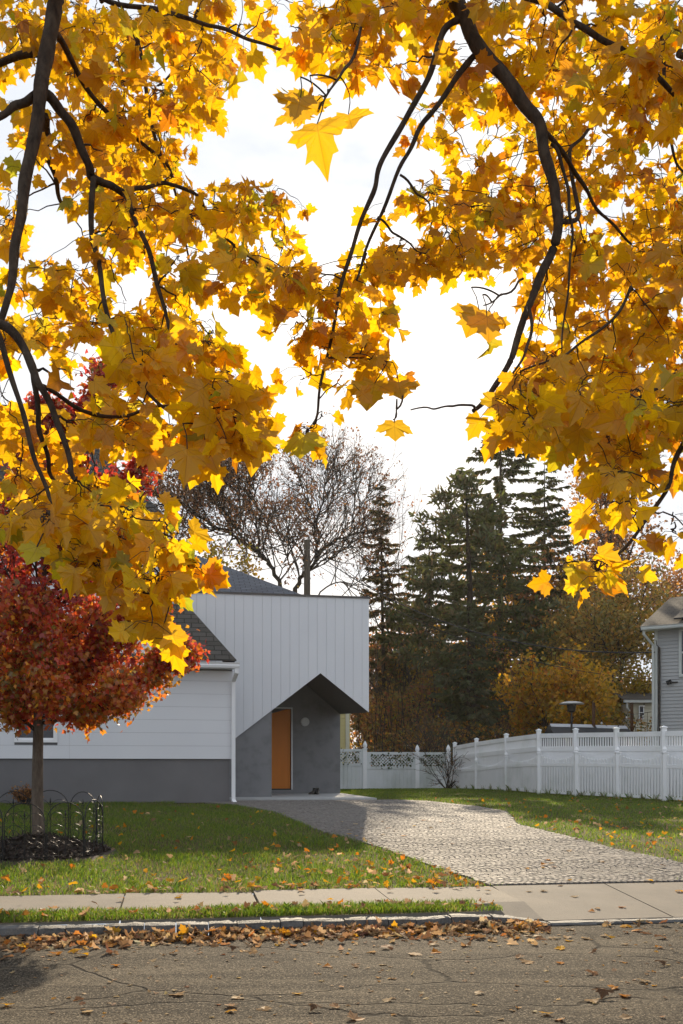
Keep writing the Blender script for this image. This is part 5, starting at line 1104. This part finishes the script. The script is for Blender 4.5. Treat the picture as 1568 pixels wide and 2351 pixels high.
for i in range(len(PK)-1):
    n = 260; t_ = rng.random(n); cl = (np.sin(t_*23+i*3) > .2); t_ = t_[cl]; n = len(t_); x = PK[i][0]+(PK[i+1][0]-PK[i][0])*t_; y = PK[i][1]+(PK[i+1][1]-PK[i][1])*t_-rng.uniform(.03, .2, n)
    blades(gm, x, y, ground(x, y)-.01, rng.uniform(.06, .26, n), np.full(n, .006), rng, np.full(n, .35))
struct('grass', gm, M['grass'], kind='stuff')

# ------------------------------------------------------------------ fallen leaves
rng = np.random.default_rng(91)
FCOL = {'tan': [(.42, .28, .15, 2), (.52, .38, .22, 1)], 'golden': [(.62, .32, .015, 2), (.68, .40, .02, 1)], 'orange': [(.50, .19, .015, 2), (.42, .14, .015, 1)], 'brown': [(.20, .10, .045, 2), (.14, .075, .04, 1)]}
FM = {}
for cn, pal in FCOL.items():
    for k in range(5):
        mb = MB(); put_leaves(mb, npa([[0, -.05, .012]]), npa([[0, 1, 0.0]]), npa([[0, 0, 1.]]), npa([.088]), pick(rng, pal, 1, .08), rng, curl=.42)
        me = mb.mesh('fallen_leaf'); zz = np.empty(len(me.vertices)*3); me.vertices.foreach_get('co', zz); zz = zz.reshape(-1, 3); zz[:, 2] -= zz[:, 2].min()
        zz[:, 2] *= (.28, .5, .35, .6, .42)[k]
        me.vertices.foreach_set('co', zz.ravel()); me.materials.append(M['dryleaf']); FM[(cn, k)] = me
HOW = {'tan': 'dry tan', 'golden': 'bright golden', 'orange': 'burnt orange', 'brown': 'curled brown'}
WHERE = {'road': 'lying on the grey asphalt road', 'walk': 'lying on the pale concrete sidewalk', 'drive': 'lying on the granite sett driveway', 'lawn': 'caught in the grass beside the house', 'side': 'caught in the grass below the white fences'}
def drop(x, y, z, where, wts, sc=1.0, tilt=.2):
    cn = rng.choice(['tan', 'golden', 'orange', 'brown'], p=wts); o = bpy.data.objects.new('fallen_leaf', FM[(cn, int(rng.integers(5)))]); C.objects.link(o)
    o.location = (x, y, z); o.rotation_euler = (rng.normal(0, tilt), rng.normal(0, tilt), rng.uniform(0, 6.28)); s = sc*rng.uniform(.65, 1.15); o.scale = (s, s*rng.uniform(.7, 1), s)
    tag(o, f'{HOW[cn]} maple leaf {WHERE[where]}', 'leaf', f'{HOW[cn]} leaves {WHERE[where]}')
cnt = 0
for i in range(150):                                                 # road: denser toward the kerb
    v = 8.6-4.2*rng.random()**1.5; u = rng.uniform(-3.6, 5.2); p = SE*u+SN*v
    if abs(p[0]) < .36*p[1]: drop(p[0], p[1], .004, 'road', [.62, .10, .16, .12], 1.0, .12)
for i in range(34):
    u = rng.uniform(-4, 5.5); v = rng.uniform(9.42, 10.35) if u < 3.3 else rng.uniform(8.95, 10.35); p = SE*u+SN*v
    if abs(p[0]) < .36*p[1]: drop(p[0], p[1], (.185 if u < 3.3 else .035+.143*(v-8.86)/1.55)+.004, 'walk', [.55, .15, .18, .12], .9, .12)
for i in range(60):
    p = npa([rng.uniform(0, 5), rng.uniform(11, 18)**1.0, 0])
    if inpoly(p[:1], p[1:2], DRV)[0]: drop(p[0], p[1], float(ground(p[0], p[1]))+.02, 'drive', [.45, .15, .25, .15], .9, .12)
n = 0
while n < 85:
    p = SE*rng.uniform(-6, 3.4)+SN*(10.5+4.2*rng.random()**1.6)
    if abs(p[0]) < .36*p[1] and not inpoly(p[:1], p[1:2], DRV)[0] and (rng.random() < .35+.65*smooth(p[0], -2.5, 1)): drop(p[0], p[1], float(ground(p[0], p[1]))+.045, 'lawn', [.30, .27, .33, .10], 1.0, .4); n += 1
n = 0
while n < 22:
    p = npa([rng.uniform(3, 7), rng.uniform(12, 18), 0])
    if abs(p[0]) < .36*p[1] and not inpoly(p[:1], p[1:2], DRV)[0]: drop(p[0], p[1], float(ground(p[0], p[1]))+.045, 'side', [.35, .30, .25, .10], 1.0, .4); n += 1
fl = MB()                                                            # the uncountable rest: gutter drift and litter in the grass
def litter(P_, size, pal, tilt, curl=.5):
    n = len(P_); t_ = rng.normal(0, 1, (n, 3)); t_[:, 2] *= tilt; nr = rng.normal(0, tilt, (n, 3))+npa([0, 0, 1]); put_leaves(fl, P_, t_, nr, size*rng.uniform(.6, 1.15, n), pick(rng, pal, n, .14), rng, curl=curl)
ALL = [(.42, .28, .15, 5), (.54, .39, .23, 2.5), (.44, .19, .04, 1.4), (.60, .32, .02, .7), (.29, .165, .08, 4.5), (.17, .09, .05, 1.6)]
n = 1900; u = rng.uniform(-6, 3.3, n); v = 8.70-np.abs(rng.normal(0, .17, n))*rng.choice([1, 1, 1, 2.2], n); h = .05*np.exp(-((8.70-v)/.14)**2)*rng.uniform(.1, 1.1, n); P_ = u[:, None]*SE+v[:, None]*SN; P_[:, 2] = h+.012; litter(P_, .074, ALL, .45)
n = 60; u = rng.uniform(3.2, 8.5, n); v = 8.72-np.abs(rng.normal(0, .09, n)); P_ = u[:, None]*SE+v[:, None]*SN; P_[:, 2] = .02+.03*rng.random(n); litter(P_, .07, ALL, .35)
n = 150; u = rng.uniform(-6, 3.0, n); v = rng.uniform(8.95, 9.38, n); P_ = u[:, None]*SE+v[:, None]*SN; P_[:, 2] = .175+.02*rng.random(n); litter(P_, .065, ALL+[(.55, .22, .015, 3)], .4)
n = 110; u = rng.uniform(-6, 3.3, n); v = 10.44+np.abs(rng.normal(0, .07, n)); P_ = u[:, None]*SE+v[:, None]*SN; P_[:, 2] = ground(P_[:, 0], P_[:, 1])+.03; litter(P_, .075, ALL, .35)
n = 900; u = rng.uniform(-4, 6, n); v = 8.6-4.6*rng.random(n)**1.3; P_ = u[:, None]*SE+v[:, None]*SN; P_[:, 2] = .006; P_ = P_[vis(P_[:, 0], P_[:, 1])]; litter(P_, .032, [(.42, .30, .17, 4), (.52, .38, .22, 2), (.26, .15, .07, 3), (.50, .24, .03, 1)], .15, .3)
n = 4200; x = rng.uniform(-6, 9, n); y = 10.6+rng.random(n)**1.3*16; P_ = np.column_stack([x, y, ground(x, y)+.042])
k = vis(x, y) & ~inpoly(x, y, DRV) & ~((x*cos(TS)+y*sin(TS) > 3.3) & (-x*sin(TS)+y*cos(TS) < 10.75)) & ~((HW(x, y) > -.3) & (x < -2.1)) & (y < 27) & ~((y > 20.5) & (x < 2)) & (rng.random(n) < np.where(x < 3, .10+.9*smooth(x, -2.2, 1.2)*smooth(-y, -15.5, -12), .42*smooth(-y, -20, -13)+.12))
litter(P_[k], .066, [(.42, .28, .15, 4), (.52, .38, .22, 2), (.55, .20, .015, 3), (.64, .34, .015, 3), (.30, .12, .03, 1.5)], .6)
struct('fallen_leaves', fl, M['dryleaf'], kind='stuff')

# ------------------------------------------------------------------ thin volume added to lift the dark trees, standing in for lens flare
m = bpy.data.materials.new('added_haze'); m.use_nodes = True; t = m.node_tree; t.nodes.clear(); out = t.nodes.new('ShaderNodeOutputMaterial')
pv = nd(t, 'ShaderNodeVolumePrincipled', {'Density': .00018, 'Anisotropy': .45, 'Color': (1, .96, .9, 1)}); t.links.new(pv.outputs[0], out.inputs['Volume'])
mb = MB(); mb.box((0, 50, 18), (260, 150, 40)); o = obj('added_haze', mb, m); o['kind'] = 'stuff'
